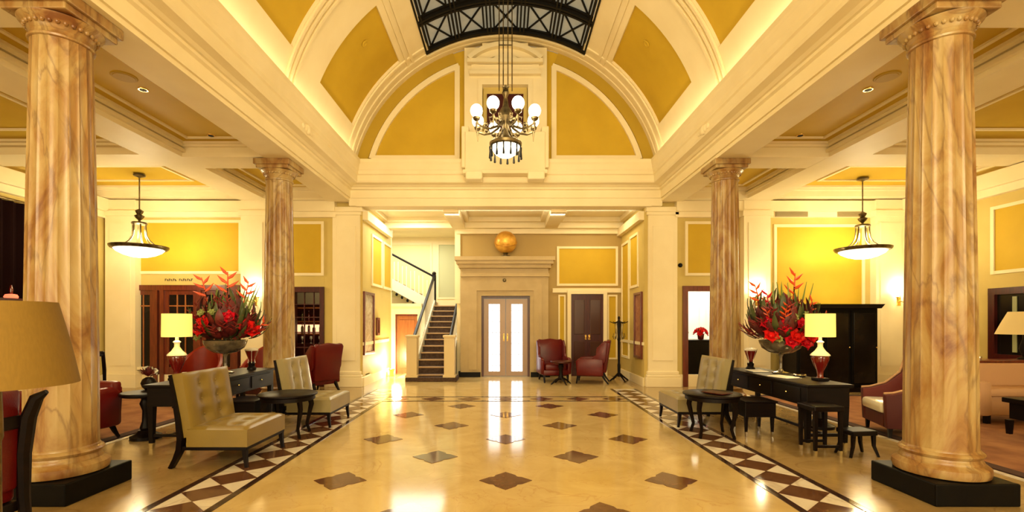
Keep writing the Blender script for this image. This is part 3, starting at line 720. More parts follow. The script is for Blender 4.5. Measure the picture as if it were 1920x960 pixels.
struct(B().box(-5.2, -5.1, 13.8, 16.9, 0, 4.5).box(-5.1, -3.3, 13.7, 13.8, 0, 4.5).build('wall_stairwell_left', CREAM))
struct(B().box(-5.2, -1.25, 13.4, 16.9, 4.45, 4.55).build('ceiling_stairwell', CREAM))
uc = wallY('wall_under_stairs', 13.75, 13.85, -3.3, -2.42, 0, 1.98, [(-3.16, -2.55, 0, 1.68)], CREAM)
B().box(-3.3, -2.42, 13.70, 13.9, 1.94, 2.02).build('wall_cap', CREAM, uc)
d6 = SE('door_6')
B().box(-3.16, -2.55, 13.78, 13.83, 0, 1.68).build('door_leaf', ORWOOD, d6); B().box(-3.08, -2.63, 13.765, 13.79, .15, 1.55, .01).build('door_panel', ORWOOD, d6)
B().box(-3.18, -3.14, 13.74, 13.84, 0, 1.70).box(-3.18, -2.54, 13.74, 13.84, 1.66, 1.71).build('door_frame', MAHO, d6)
# added floor lamp, standing in for the glow on the left vestibule wall
up = T('added_floor_lamp', 'small added floor lamp brightening the vestibule wall left of the staircase', 'lamp', (-3.12, 13.05, 0))
B().lathe([(.07, 0), (.07, .02), (.05, .03), (.05, .12), (.085, .2), (.08, .2), (.05, .14)], 20).build('housing', BRASS, up, True)
B().lathe([(.055, .15), (.065, .165), (.03, .175)], 20).build('lens', mat('added_lamp_lens', (1, 1, .9), .3, emis=(1, .95, .7), estr=25), up, True)
point('added_lamp_bulb', (.16, -.1, .45), 85, (1, .92, .62), .12, up)
# globe on the portal
gl = T('gilded_globe', 'round golden globe ornament standing on the stone portal', 'ornament', (0, 12.86, 3.24))
B().lathe([(.13, 0), (.13, .03), (.07, .05), (.05, .09), (.09, .12)], 20).build('stand', BRONZE, gl, True)
B().sphere((0, 0, .40), .30, 32).build('sphere', GILT, gl, True)
B().lathe([(.305, -.012), (.318, 0), (.305, .012)], 32, Mt(0, 0, .40, .5)).build('band', BRASS, gl, True)
# pictures
def picture(name, x, y0, y1, z0, z1, d, m, label):
    t = T(name, label, 'picture', (x, (y0+y1)/2, z0)); h = z1-z0; w = (y1-y0)/2
    B().box(*sorted((0, d*.012)), -w, w, 0, h).build('canvas', m, t)
    g = B()
    for a, b_, c, e_ in ((-w, -w+.06, 0, h), (w-.06, w, 0, h), (-w, w, 0, .06), (-w, w, h-.06, h)): g.box(*sorted((0, d*.05)), a, b_, c, e_, .008)
    g.build('frame', MAHO, t)
picture('framed_mirror', -3.3, 11.0, 11.85, .72, 2.2, 1, PICT, 'tall framed picture on the vestibule wall beside the left pillar')
picture('framed_picture', -3.3, 12.1, 12.35, 1.15, 1.6, 1, PICT, 'small framed picture on the vestibule wall beyond the tall one')
picture('framed_picture', 3.2, 11.1, 11.75, .62, 2.2, -1, PICR, 'tall russet framed picture on the vestibule wall beside the right pillar')
# vents
for x0, x1, lb in ((6.18, 6.92, 'left one of two flat air vents high on the right aisle end wall'), (7.6, 8.15, 'right one of two air vents on the right end wall, behind the hanging lamp')):
    t = T('air_vent', lb, 'vent', (x0, YW-.09, 3.90)); wv = x1-x0
    B().box(0, wv, -.01, .02, 0, .15).build('frame', VENTM, t)
    for k in range(5): B().box(.01, wv-.01, -.025, -.008, .015+.028*k, .03+.028*k).build('slat', VENTM, t)
# ceiling fittings
def cfit(x, y, kind, label):
    t = T(kind, label, 'ceiling fitting', (x, y, 4.5))
    if kind == 'ceiling_speaker':
        B().lathe([(.13, -.012), (.14, -.004), (.14, 0)], 28).build('rim', GOLD2, t, True); B().lathe([(.11, -.016), (.115, -.01)], 28).build('grille', GOLD2, t, True)
    else:
        B().lathe([(.055, -.012), (.06, -.004), (.06, 0)], 20).build('rim', BRASS, t, True); B().lathe([(.04, -.016), (.045, -.01)], 20).build('lens', IRON, t, True)
for s, nm in ((-1, 'left'), (1, 'right')):
    cfit(s*4.67, 5.83, 'ceiling_speaker', 'round ceiling speaker in the %s aisle coffer near the big column' % nm)
    cfit(s*4.68, 6.15, 'recessed_spotlight', 'dark recessed spotlight beside the round speaker in the %s coffer' % nm)
    cfit(s*4.74, 7.66, 'recessed_spotlight', 'dark recessed spotlight at the far end of the %s coffer' % nm)
    for y in (5.2, 7.0, 9.5): spot('spotlight_beam', (s*4.8, y, 4.44), 170, 80, WARM, .08)
# ================================================================== LAMPS
ch = T('chandelier', 'large bronze chandelier with eight glowing globes and a fringed bowl, hanging mid-hall', 'chandelier', (0, 7.75, 0))
for sx in (-.105, -.038, .038, .105): B().sweep([(sx, .0, 5.25), (sx, 0, 7.78)], .010, n=6).build('hanging_rod', BRONZE, ch)
for z in (6.0, 6.9, 7.5):
    B().box(-.115, .115, -.008, .008, z-.006, z+.006).build('rod_spacer', BRONZE, ch)
B().lathe([(.06, 5.32), (.02, 5.30), (.06, 5.22), (.03, 5.15), (.05, 5.0), (.10, 4.92), (.12, 4.82), (.06, 4.72), (.04, 4.6), (.08, 4.5), (.03, 4.42)][::-1], 20).build('stem', BRONZE, ch, True)
arm = B().sweep([(.04, 0, 4.78), (.14, 0, 4.66), (.26, 0, 4.60), (.38, 0, 4.60), (.47, 0, 4.64), (.50, 0, 4.70)], [.02, .02, .018, .017, .015, .014]).sweep([(.12, 0, 4.72), (.20, 0, 4.82), (.28, 0, 4.78), (.26, 0, 4.70), (.20, 0, 4.72)], .011).sweep([(.50, 0, 4.66), (.50, 0, 4.50)], [.02, .006]).sphere((.34, 0, 4.66), .035, 8).mesh('arm', BRONZE, True)
cup = B().lathe([(.02, 4.68), (.055, 4.71), (.06, 4.74), (.03, 4.745)], 14, Mt(.50, 0, 0)).mesh('lamp_cup', BRONZE, True)
glb = B().sphere((.50, 0, 4.845), .098, 20, (1, 1, 1.08)).mesh('globe', GLOBE, True)
for k in range(8):
    a = PI/8+k*PI/4
    ao = link('arm', arm, ch, rot=(0, 0, a)); link('lamp_cup', cup, ao); link('globe', glb, ao)
    point('globe_bulb', (.50*math.cos(a), .50*math.sin(a), 4.72), 16, WARM, .11, ch)
B().lathe([(.235, 4.34), (.26, 4.36), (.265, 4.40), (.24, 4.42)], 32).build('bowl_ring', BRONZE, ch, True)
B().lathe([(.02, 4.17), (.10, 4.185), (.17, 4.23), (.22, 4.30), (.238, 4.36), (.23, 4.38)], 32).build('glass_bowl', BOWL, ch, True)
for k in range(3):
    a = 2*PI*k/3+.3; B().sweep([(.05*math.cos(a), .05*math.sin(a), 4.62), (.2*math.cos(a), .2*math.sin(a), 4.52), (.245*math.cos(a), .245*math.sin(a), 4.40)], .012).build('bowl_strap', BRONZE, ch, True)
dr = B().lathe([(.008, 4.14), (.02, 4.15), (.016, 4.20), (.010, 4.26), (.014, 4.34)], 8, Mt(.255, 0, 0)).mesh('drop', IRON, True)
for k in range(14): link('drop', dr, ch, rot=(0, 0, 2*PI*k/14+.1))
point('bowl_bulb', (0, 0, 4.05), 30, WARM, .15, ch)

def pendant(x, y, ztop, label, tilt):
    t = T('pendant_lamp', label, 'hanging lamp', (x, y, 0))
    B().lathe([(.11, ztop), (.10, ztop-.025), (.03, ztop-.05), (.012, ztop-.06)][::-1], 20).build('ceiling_rose', BRONZE, t, True)
    B().sweep([(0, 0, ztop-.05), (0, 0, 3.72)], .012).build('rod', BRONZE, t)
    B().lathe([(.03, 3.52), (.02, 3.55), (.07, 3.60), (.09, 3.64), (.04, 3.67), (.065, 3.71), (.075, 3.74), (.02, 3.78)], 16).build('finial', BRONZE, t, True)
    B().lathe([(.12, 3.46), (.14, 3.48), (.13, 3.51), (.03, 3.53)], 20).build('crown', BRONZE, t, True)
    arm = B().sweep([(.11, 0, 3.48), (.115, 0, 3.36), (.13, 0, 3.24), (.18, 0, 3.14), (.27, 0, 3.06), (.40, 0, 3.02)], [.016, .014, .013, .013, .013, .013]).mesh('hanger', BRONZE, True)
    for k in range(6): link('hanger', arm, t, rot=(0, 0, k*PI/3+.3))
    B().lathe([(.43, 2.96), (.47, 2.965), (.50, 3.0), (.505, 3.03), (.46, 3.03), (.44, 3.0)], 40).build('rim', BRONZE, t, True)
    B().lathe([(.03, 2.80), (.14, 2.81), (.27, 2.85), (.38, 2.91), (.44, 2.98), (.43, 3.0)], 40).build('glass_bowl', BOWL, t, True)
    point('pendant_bulb', (0, 0, 3.22), 135, (1, .84, .50), .18, t); point('pendant_bulb', (0, 0, 2.62), 45, (1, .84, .50), .2, t)
pendant(7.42, 9.9, 4.47, 'bronze bowl lamp hanging over the right aisle beside the air vents', 0)
pendant(-7.42, 9.65, 4.47, 'bronze bowl lamp hanging over the left aisle before the wide mahogany door', 0)
def sconce(x, y, label, rz=0):
    t = T('wall_sconce', label, 'wall lamp', (x, y, 2.0), rz)
    B().box(-.045, .045, -.02, 0, -.14, .10, .01).build('back_plate', BRASS, t)
    for s in (-1, 1):
        a = B().sweep([(0, -.02, -.02), (s*.05, -.08, -.06), (s*.11, -.12, -.04), (s*.12, -.12, .04)], .010).lathe([(.01, .03), (.035, .05), (.03, .06)], 12, Mt(s*.12, -.12)).build('arm', BRASS, t, True)
        B().lathe([(.035, .06), (.05, .10), (.055, .16), (.04, .20), (.036, .20)], 14, Mt(s*.12, -.12)).build('glass_shade', GLOBE, a, True)
    point('sconce_bulb', (0, -.2, .28), 16, (1, .86, .52), .06, t)
sconce(-5.68, YW-.18, 'brass sconce glowing on the pilaster behind the left flower arrangement')
sconce(8.92, YW-.18, 'brass sconce glowing on the pilaster right of the black cabinet')
sconce(5.7, YW-.18, 'brass sconce on the pilaster behind the right flower arrangement')
def table_lamp(x, y, label, z=.76):
    t = T('table_lamp', label, 'lamp', (x, y, z+.004))
    B().box(-.07, .07, -.07, .07, 0, .03, .005).build('foot', WOODD, t)
    B().lathe([(.045, .03), (.032, .06), (.04, .12), (.075, .20), (.098, .27), (.095, .305), (.088, .315)], 24).build('urn', REDG, t, True)
    B().lathe([(.11, .31), (.105, .325), (.06, .37), (.03, .42), (.03, .46), (.045, .48), (.02, .50), (.018, .54)], 24).build('urn_lid', PORC, t, True)
    n = 32; ro = [(.165, .545), (.162, .835), (.157, .835), (.160, .545)]
    s = B(); R = []
    for r, zz in ro: R.append([s.bm.verts.new((r*math.cos(2*PI*k/n), r*math.sin(2*PI*k/n), zz)) for k in range(n)])
    for i in range(4):
        for k in range(n): s.bm.faces.new((R[i][k], R[i][(k+1) % n], R[(i+1) % 4][(k+1) % n], R[(i+1) % 4][k]))
    s.build('lamp_shade', SHADE, t, True)
    for a in (0, PI/2): B().box(-.158, .158, -.003, .003, .81, .816, M=Mt(rz=a)).build('shade_spider', BRASS, t)
    point('lamp_bulb', (0, 0, .67), 9, (1, .80, .35), .05, t)
table_lamp(-4.14, 6.0, 'lit drum lamp on a red urn, on the left desk')
table_lamp(3.95, 5.98, 'lit drum lamp on a red urn, on the right desk before the black cabinet')
def coneshade(t, r0, r1, z0, z1, m, n=48):
    s = B(); R = []
    for r, zz in ((r0, z0), ((r0+r1)/2+.004, (z0+z1)/2), (r1, z1), (r1-.006, z1), ((r0+r1)/2-.002, (z0+z1)/2), (r0-.006, z0)): R.append([s.bm.verts.new((r*math.cos(2*PI*k/n), r*math.sin(2*PI*k/n), zz)) for k in range(n)])
    q = len(R)
    for i in range(q):
        for k in range(n): s.bm.faces.new((R[i][k], R[i][(k+1) % n], R[(i+1) % q][(k+1) % n], R[(i+1) % q][k]))
    return s.build('lamp_shade', m, t, True)
fl_ = T('table_lamp', 'large lamp with a wide unlit ochre conical shade, nearest on the left', 'lamp', (-2.035, 1.9, .58))
coneshade(fl_, .255, .185, .665, 1.0, SHADE2)
B().lathe([(.09, 0), (.09, .02), (.02, .04), (.018, .44), (.024, .46), (.010, .98)], 24).build('stem', BRONZE, fl_, True)
B().box(-.17, .17, -.004, .004, .97, .976).box(-.004, .004, -.17, .17, .97, .976).build('shade_spider', BRASS, fl_)
et = T('side_table', 'dark side table carrying the large ochre-shaded lamp, nearest on the left', 'table', (-2.035, 1.9, -.02))
B().lathe([(.24, .57), (.25, .58), (.25, .60)], 32).build('top', WOODD, et, True); B().lathe([(.16, .02), (.16, .03), (.04, .06), (.03, .3), (.04, .56), (.15, .57)], 24).build('pedestal', WOODD, et, True)
rl = T('table_lamp', 'cream conical lamp on the console at the right edge, behind the sofa', 'lamp', (8.72, 8.0, .866))
coneshade(rl, .36, .20, .42, .80, SHADE3)
B().lathe([(.09, 0), (.09, .02), (.03, .05), (.07, .18), (.03, .34), (.012, .78)], 20).build('stem', WOODD, rl, True)
B().box(-.19, .19, -.004, .004, .77, .776).build('shade_spider', BRASS, rl)
point('lamp_bulb', (0, 0, .6), 10, WARM, .05, rl)

# ================================================================== SEATING
def sabre(b, x0, z0, x1, z1, y, w=.022, kick=.0, M=None):
    pass
def slipper(label, loc, rz, m, sc=1):
    t = T('slipper_chair', label, 'chair', loc, rz, None)
    for s in (-1, 1):
        y = s*.40
        B().sweep([(-.42, y, 0), (-.37, y, .09), (-.325, y, .19), (-.315, y, .30), (-.34, y, .50), (-.385, y, .75), (-.425, y, .955)], [.020, .022, .027, .026, .022, .018, .014], [.026, .030, .038, .036, .030, .024, .018], n=4, up=(0, 1, 0)).build('leg', WOODD, t, True)
        B().sweep([(.33, y*.98, .21), (.335, y*.98, .12), (.35, y*.98, 0)], [.024, .019, .014], n=4, up=(0, 1, 0)).build('leg', WOODD, t, True)
    B().box(-.33, .36, -.415, .415, .185, .225, .008).build('seat_frame', WOODD, t)
    bt = [(a, b_) for a in (-.16, .10) for b_ in (-.24, 0, .24)]
    c = B().tuft(.62, .83, .21, bt, Mt(.055, 0, .22), .07, .03).build('seat', m, t, True)
    for a, b_ in bt: B().sphere((a+.055, b_, .22+.21-.02), .012, 8, (1, 1, .5)).build('button', m, c, True)
    Mb = Mt(-.225, 0, .33, 0, 0, 0) @ Matrix.Rotation(math.radians(-9), 4, 'Y') @ Matrix.Translation((0, 0, .32)) @ Matrix.Rotation(PI/2, 4, 'Y')
    bt = [(a, b_) for a in (-.20, -.03, .14) for b_ in (-.14, .14)]
    c = B().tuft(.66, .80, .13, bt, Mb @ Matrix.Translation((0, 0, -.085)), .06, .04, 26, .12).build('backrest', m, t, True)
    for a, b_ in bt:
        v = Mb @ Vector((a, b_, .13-.085-.038)); B().sphere(v, .013, 8).build('button', m, c, True)
    return t
slipper('tan leather button-tufted slipper chair, nearest of the three, before the left desk', (-3.0, 5.27, 0), 0, LEATH)
slipper('pale leather slipper chair with tufted back, beyond the round table on the left', (-2.83, 7.12, 0), 0, LEATHG)
slipper('pale leather slipper chair standing alone on the right, behind the round table', (2.80, 7.15, 0), PI, LEATHG)
def wing(label, loc, rz, m=RED, sc=1):
    t = T('wing_chair', label, 'chair', loc, rz)       # faces local -Y
    B().box(-.27, .27, -.34, .22, .30, .46, .045).build('seat_cushion', m, t, True)
    B().box(-.32, .32, -.33, .28, .18, .31, .02).build('seat_frame', m, t, True)
    pr = [(-.30, .28), (.30, .28), (.33, .80), (.345, 1.00), (.30, 1.055), (.20, 1.04), (.0, 1.07), (-.20, 1.04), (-.30, 1.055), (-.345, 1.00), (-.33, .80)]
    B().prism(pr, -.045, .055, 'Y', Mt(0, .27, 0, math.radians(-8)) , .022).build('backrest', m, t, True)
    for s in (-1, 1):
        M = Mt(s*.335, 0, 0)
        B().prism([(.36, .56), (.40, 1.0), (.30, 1.02), (.14, .86), (.12, .68), (.0, .60), (.06, .50), (.33, .5)], -.03, .03, 'X', M, .015).build('wing', m, t, True)
        B().prism([(-.33, .20), (-.35, .55), (-.28, .61), (.10, .62), (.30, .60), (.30, .2)], -.045, .045, 'X', M, .025).build('armrest', m, t, True)
        B().sweep([(s*.29, -.30, .20), (s*.295, -.32, .10), (s*.29, -.34, 0)], [.028, .02, .014], n=4).build('leg', WOODD, t)
        B().sweep([(s*.27, .27, .22), (s*.275, .34, .10), (s*.28, .42, 0)], [.028, .02, .014], n=4).build('leg', WOODD, t)
    return t
wing('red leather wing chair facing the hall, left of the pedestal table by the stone portal', (1.20, 12.0, 0), .12)
wing('red leather wing chair seen side-on before the closed mahogany door', (2.12, 11.75, 0), -PI/2-.25)
wing('dark red wing chair seen from behind beside the left pillar', (-4.02, 10.1, 0), -PI/2-.55)
def tub(label, loc, rz):
    t = T('tub_chair', label, 'chair', loc, rz)
    B().box(-.28, .28, -.32, .2, .28, .46, .04).build('seat_cushion', REDO, t, True)
    g = B(); n = 16; P = []
    for i in range(n+1):
        a = PI*(-.05+1.1*i/n); h = .66+.38*math.sin(PI*i/n)**1.3
        P.append((a, h))
    V = []
    for a, h in P: V.append([g.bm.verts.new((r*math.cos(a), r*math.sin(a)*.95-.05, z)) for r, z in ((.30, .22), (.30, h-.02), (.33, h+.015), (.37, h), (.38, .22))])
    for i in range(n):
        for k in range(5): g.bm.faces.new((V[i][k], V[i][(k+1) % 5], V[i+1][(k+1) % 5], V[i+1][k]))
    g.bm.faces.new(V[0]); g.bm.faces.new(V[-1][::-1])
    g.build('tub_back', REDO, t, True)
    B().box(-.33, .33, -.32, .28, .18, .29, .02).build('seat_frame', MAHOD, t)
    for x, y in ((-.28, -.28), (.28, -.28), (-.24, .24), (.24, .24)): B().sweep([(x, y, .2), (x*1.05, y*1.05, 0)], [.024, .014], n=4).build('leg', WOODD, t)
tub('russet leather tub chair behind the left desk, showing between the lamp and the flowers', (-5.45, 8.5, .016), .1)
tub('russet leather tub chair behind the left flower arrangement, nearer the slim column', (-4.56, 8.9, 0), -.1)
ac = T('club_chair', 'low dark red leather armchair beside the left black plinth', 'chair', (-5.42, 5.75, .022), -.15)
B().box(-.30, .30, -.30, .30, .22, .42, .04).build('seat_cushion', RED, ac, True)
for s in (-1, 1):
    B().prism([(-.38, .16), (-.40, .56), (-.34, .63), (.30, .66), (.40, .60), (.40, .16)], s*.40-.06, s*.40+.06, 'X', None, .03).build('armrest', RED, ac, True)
    for y in (-.34, .34): B().sweep([(s*.38, y, .18), (s*.39, y*1.12, .08), (s*.40, y*1.25, 0)], [.026, .02, .013], n=4).build('leg', WOODD, ac)
B().box(-.44, .44, .30, .44, .16, .72, .04).build('backrest', RED, ac, True); B().box(-.40, .40, -.38, .38, .15, .23, .01).build('seat_frame', WOODD, ac)
cc = T('cane_chair', 'dark chair with a caned back standing behind the red leather armchair', 'chair', (-6.0, 6.9, .016), PI+.3)
for s in (-1, 1):
    B().sweep([(s*.25, .24, 0), (s*.25, .22, .45), (s*.27, .27, .8), (s*.29, .36, 1.06)], [.02, .022, .02, .018], n=4).build('leg', WOODD, cc)
    B().sweep([(s*.24, -.24, 0), (s*.25, -.24, .44)], [.014, .022], n=4).build('leg', WOODD, cc)
B().box(-.30, .30, .335, .37, 1.0, 1.07, .012).build('top_rail', WOODD, cc)
B().box(-.26, .26, .25, .27, .52, 1.0, M=Mt(0, .05, 0, -.12)).build('cane_panel', mat('cane', (.10, .05, .03), .6, col2=(.03, .015, .01), scale=60), cc)
B().box(-.27, .27, -.27, .26, .42, .50, .02).build('seat', REDO, cc)
sa = T('striped_armchair', 'red striped armchair with a swept arm beside the right column', 'chair', (5.32, 6.30, .016), -PI/2-.3)   # faces -X
for s in (-1, 1):
    B().prism([(-.38, .12), (-.40, .55), (-.30, .56), (-.12, .62), (.06, .78), (.14, 1.04), (.34, 1.06), (.34, .12)], s*.34-.045, s*.34+.045, 'X', Mt(rz=PI) if 0 else None, .015).build('armrest', STRIPE, sa, True)
    B().sweep([(s*.34, -.40, .565), (s*.34, -.30, .575), (s*.34, -.12, .635), (s*.34, .05, .79), (s*.34, .13, 1.06)], .014, n=6).build('piping', CUSH, sa, True)
    for y in (-.33, .30): B().sweep([(s*.33, y, .13), (s*.33, y, 0)], [.024, .016], n=4).build('leg', WOODD, sa)
B().box(-.36, .36, .18, .34, .12, 1.06, .04).build('backrest', RED, sa, True)
B().box(-.29, .29, -.38, .2, .12, .30, .02).build('seat_frame', STRIPE, sa); B().box(-.29, .29, -.42, .2, .30, .44, .04).build('seat_cushion', PORC, sa, True)
B().box(-.2, .2, .22, .32, 1.05, 1.12, .02).build('top_rail', WOODD, sa)
# foreground chair
fc = T('scroll_back_chair', 'glossy black scroll-backed chair with red leather, cut off by the left edge', 'chair', (-3.16, 2.62, 0), 0)   # faces -X
for s in (-1, 1):
    y = s*.27
    B().sweep([(.31, y, 0), (.255, y, .22), (.235, y, .44), (.235, y, .70), (.265, y, .92), (.315, y, 1.04), (.375, y, 1.075)], [.024, .03, .034, .036, .036, .032, .014], [.020, .024, .03, .038, .042, .036, .012], n=8, up=(0, 1, 0)).build('leg', WOODD, fc, True)
    B().sweep([(-.28, y, .44), (-.29, y, .2), (-.30, y, 0)], [.028, .022, .016], n=4).build('leg', WOODD, fc)
B().box(-.30, .22, -.27, .27, .36, .42, .01).build('seat_frame', WOODD, fc)
B().box(-.32, .20, -.26, .26, .42, .53, .03).build('seat', RED, fc, True)
B().box(.13, .21, -.25, .25, .5, 1.10, .025, M=Mt(0, 0, 0, 0, .03)).build('backrest', RED, fc, True)
B().box(.21, .25, -.25, .25, .86, .94, .01).build('top_rail', WOODD, fc)
# right-hand sofa
so = T('sofa', 'low peach upholstered sofa behind the right column', 'sofa', (7.92, 6.95, .0145))
B().box(-1.0, 1.0, -.05, .45, .12, .42, .03).build('seat_base', CUSH, so, True); B().box(-1.0, 1.0, .30, .48, .3, .84, .04).build('backrest', CUSH, so, True)
for s in (-1, 1): B().box(s*1.0-.09, s*1.0+.09, -.1, .48, .12, .62, .04).build('armrest', CUSH, so, True)
for x in (-.5, .5): B().box(x-.46, x+.46, -.1, .3, .40, .52, .04).build('seat_cushion', CUSH, so, True)
for x in (-.9, .9):
    for y in (0, .4): B().box(x-.03, x+.03, y-.03, y+.03, 0, .13).build('leg', WOODD, so)

# ================================================================== TABLES
def leg4(t, w, d, h, tw, bw, m=WOODD, ferrule=True):
    for x in (-w, w):
        for y in (-d, d):
            l = B().sweep([(x, y, .06), (x, y, h)], [bw, tw], n=4).build('leg', m, t)
            if ferrule: B().sweep([(x, y, 0), (x, y, .065)], [bw*.8, bw*1.05], n=4).build('ferrule', SILVER, l)
def desk(x, y, L, label):
    t = T('writing_desk', label, 'desk', (x, y, 0))
    B().box(-.28, .28, -L/2, L/2, .725, .76, .01).build('top', WOODD, t)
    B().box(-.25, .25, -L/2+.04, L/2-.04, .50, .725, .006).build('apron', WOODD, t)
    leg4(t, .22, L/2-.08, .50, .034, .022)
    for yy in (-L/2+.08, L/2-.08): B().box(-.22, .22, yy-.015, yy+.015, .14, .17).build('stretcher', WOODD, t)
    B().box(-.015, .015, -L/2+.08, L/2-.08, .14, .17).build('stretcher', WOODD, t)
    for s in (-1, 1):
        for k in (-1, 0, 1):
            d = B().box(*sorted((s*.245, s*.26)), k*L/3.4-.27, k*L/3.4+.27, .53, .70, .004).build('drawer', WOODD, t)
            B().sphere((s*.268, k*L/3.4, .62), .011, 8).build('knob', BRASS, d)
desk(3.80, 6.62, 2.1, 'long black writing desk on the right under the tropical flowers')
desk(-3.96, 6.60, 2.1, 'long black writing desk on the left behind the tan chair')
def round_table(label, x, y, rz):
    t = T('round_table', label, 'table', (x, y, 0), rz)
    B().lathe([(.325, .475), (.335, .48), (.335, .525), (.33, .53), (.365, .54), (.365, .558), (.358, .562)], 40).build('top', WOODD, t, True)
    for k in range(4):
        a = PI/4+k*PI/2
        M = Mt(rz=a)
        B().sweep([(.30, 0, .49), (.325, 0, .38), (.29, 0, .24), (.26, 0, .12), (.30, 0, 0)], [.03, .026, .02, .016, .016], [.024, .02, .016, .013, .013], n=4, up=(0, 1, 0), M=M).build('leg', WOODD, t, True)
round_table('round dark table with curved legs between the two slipper chairs on the left', -2.86, 6.26, .1)
round_table('round dark table with curved legs before the right slipper chair', 2.72, 6.28, -.1)
def box_table(label, x, y):
    t = T('low_table', label, 'table', (x, y, 0))
    B().box(-.20, .20, -.2, .2, .26, .45, .008).build('drawer_case', WOODD, t)
    B().box(-.215, .215, -.22, .22, .45, .47, .006).build('top', WOODD, t); leg4(t, .17, .16, .26, .02, .013)
box_table('low black box table between the round table and the left desk', -3.45, 6.36)
box_table('low black box table between the round table and the right desk', 3.30, 6.36)
stl = T('footstool', 'black stool with silver feet tucked against the near side of the right desk', 'stool', (3.58, 5.42, 0))
B().box(-.17, .17, -.16, .16, .50, .56, .015).build('seat', WOODD, stl); leg4(stl, .14, .13, .50, .02, .015)
B().box(-.14, .14, -.14, -.12, .10, .125).box(-.14, .14, .12, .14, .10, .125).build('stretcher', WOODD, stl)
st2 = T('footstool', 'very low black stool with splayed legs under the near end of the right desk', 'stool', (3.95, 5.36, 0), .1)
B().box(-.15, .15, -.12, .12, .24, .29, .012).build('seat', WOODD, st2)
for x in (-.12, .12):
    for y in (-.09, .09): B().sweep([(x, y, .25), (x*1.05, y, .12), (x*1.4, y*1.2, 0)], [.018, .015, .011], n=4).build('leg', WOODD, st2)
def pedestal(label, x, y, r, z, topm, base):
    t = T('pedestal_table', label, 'table', (x, y, 0))
    B().lathe([(r-.02, z-.05), (r, z-.03), (r, z-.01), (r-.01, z)], 40).build('top', topm, t, True)
    B().lathe([(.05, .10), (.07, .14), (.045, .22), (.04, z*.6), (.07, z*.75), (.05, z*.85), (.10, z-.05)], 20).build('pedestal', WOODD, t, True)
    if base == 'round': B().lathe([(r*.62, 0), (r*.62, .04), (r*.4, .07), (.08, .11)], 32).build('base', WOODD, t, True)
    else:
        for k in range(3 if base == 3 else 4):
            B().sweep([(.04, 0, .14), (.14, 0, .10), (.22, 0, .04), (.27, 0, .0)], [.03, .025, .02, .02], [.03, .025, .018, .012], n=6, M=Mt(rz=k*2*PI/(3 if base == 3 else 4)+.4)).build('foot', WOODD, t, True)
pedestal('small dark pedestal table between the two far wing chairs', 1.33, 11.45, .26, .56, MAHOD, 4)
pedestal('dark pedestal table with a heavy round base behind the left tan chair', -4.62, 6.12, .28, .60, WOODD, 'round')
pedestal('red-topped round pedestal table between the right desk and striped armchair', 4.44, 6.75, .31, .56, REDO, 'round')
cn = T('console_table', 'dark red console table behind the peach sofa', 'table', (8.15, 8.0, 0))
B().box(-.95, .95, -.2, .2, .82, .86, .006).build('top', MAHO, cn); B().box(-.9, .9, -.17, .17, .72, .82).build('apron', MAHOD, cn)
leg4(cn, .86, .14, .72, .03, .022, MAHOD, False)
ct = T('coffee_table', 'black low table before the sofa right of the marble column', 'table', (6.9, 5.75, .0145))
B().box(-.55, .55, -.35, .35, .46, .52, .008).build('top', WOODD, ct); B().box(-.5, .5, -.3, .3, .26, .46).build('shelf_case', WOODD, ct); leg4(ct, .5, .3, .24, .03, .022, WOODD, False)
# cabinet
cb = T('black_cabinet', 'tall black lacquer cabinet against the right aisle end wall', 'cabinet', (7.05, 10.45, 0))
B().box(-.86, .86, -.32, .30, .06, 1.78, .006).build('body', WOODD, cb)
B().prism([(-.87, 1.78), (-.95, 1.87), (.95, 1.87), (.87, 1.78)], -.42, .34, 'Y').build('cornice', WOODD, cb)
B().box(-.89, .89, -.35, .32, 0, .1, .006).build('plinth', WOODD, cb)
for k in range(3):
    d = B().box(-.85+.57*k, -.85+.57*k+.55, -.345, -.32, .14, 1.74, .005).build('door', BLACKM, cb)
    B().box(-.80+.57*k, -.85+.57*k+.50, -.352, -.344, .2, 1.68, .004).build('door_panel', DARKG, d)
    B().sphere((-.85+.57*k+.52, -.36, .95), .016, 8).build('knob', BRASS, d)
# coat stand
cs = T('coat_stand', 'dark wooden coat stand with drooping hooks beside the right pillar', 'coat stand', (2.88, 12.1, 0))
B().lathe([(.035, .10), (.04, .4), (.028, .45), (.03, 1.0), (.045, 1.05), (.03, 1.12), (.05, 1.45), (.02, 1.55), (.035, 1.60), (.01, 1.64)], 14).build('pole', WOODD, cs, True)
for k in range(4):
    M = Mt(rz=k*PI/2+.35)
    B().sweep([(.03, 0, .18), (.10, 0, .12), (.20, 0, .05), (.27, 0, .0)], [.025, .022, .02, .02], n=6, M=M).build('foot', WOODD, cs, True)
    a = B().sweep([(.03, 0, 1.50), (.16, 0, 1.46), (.27, 0, 1.50)], [.014, .012, .009], n=6, M=M).build('arm', WOODD, cs, True)
    B().sweep([(.12, 0, 1.47), (.10, 0, 1.2), (.14, 0, 1.05), (.18, 0, 1.12), (.15, 0, 1.2)], .010, n=6, M=M).build('hook', BRONZE, a, True)
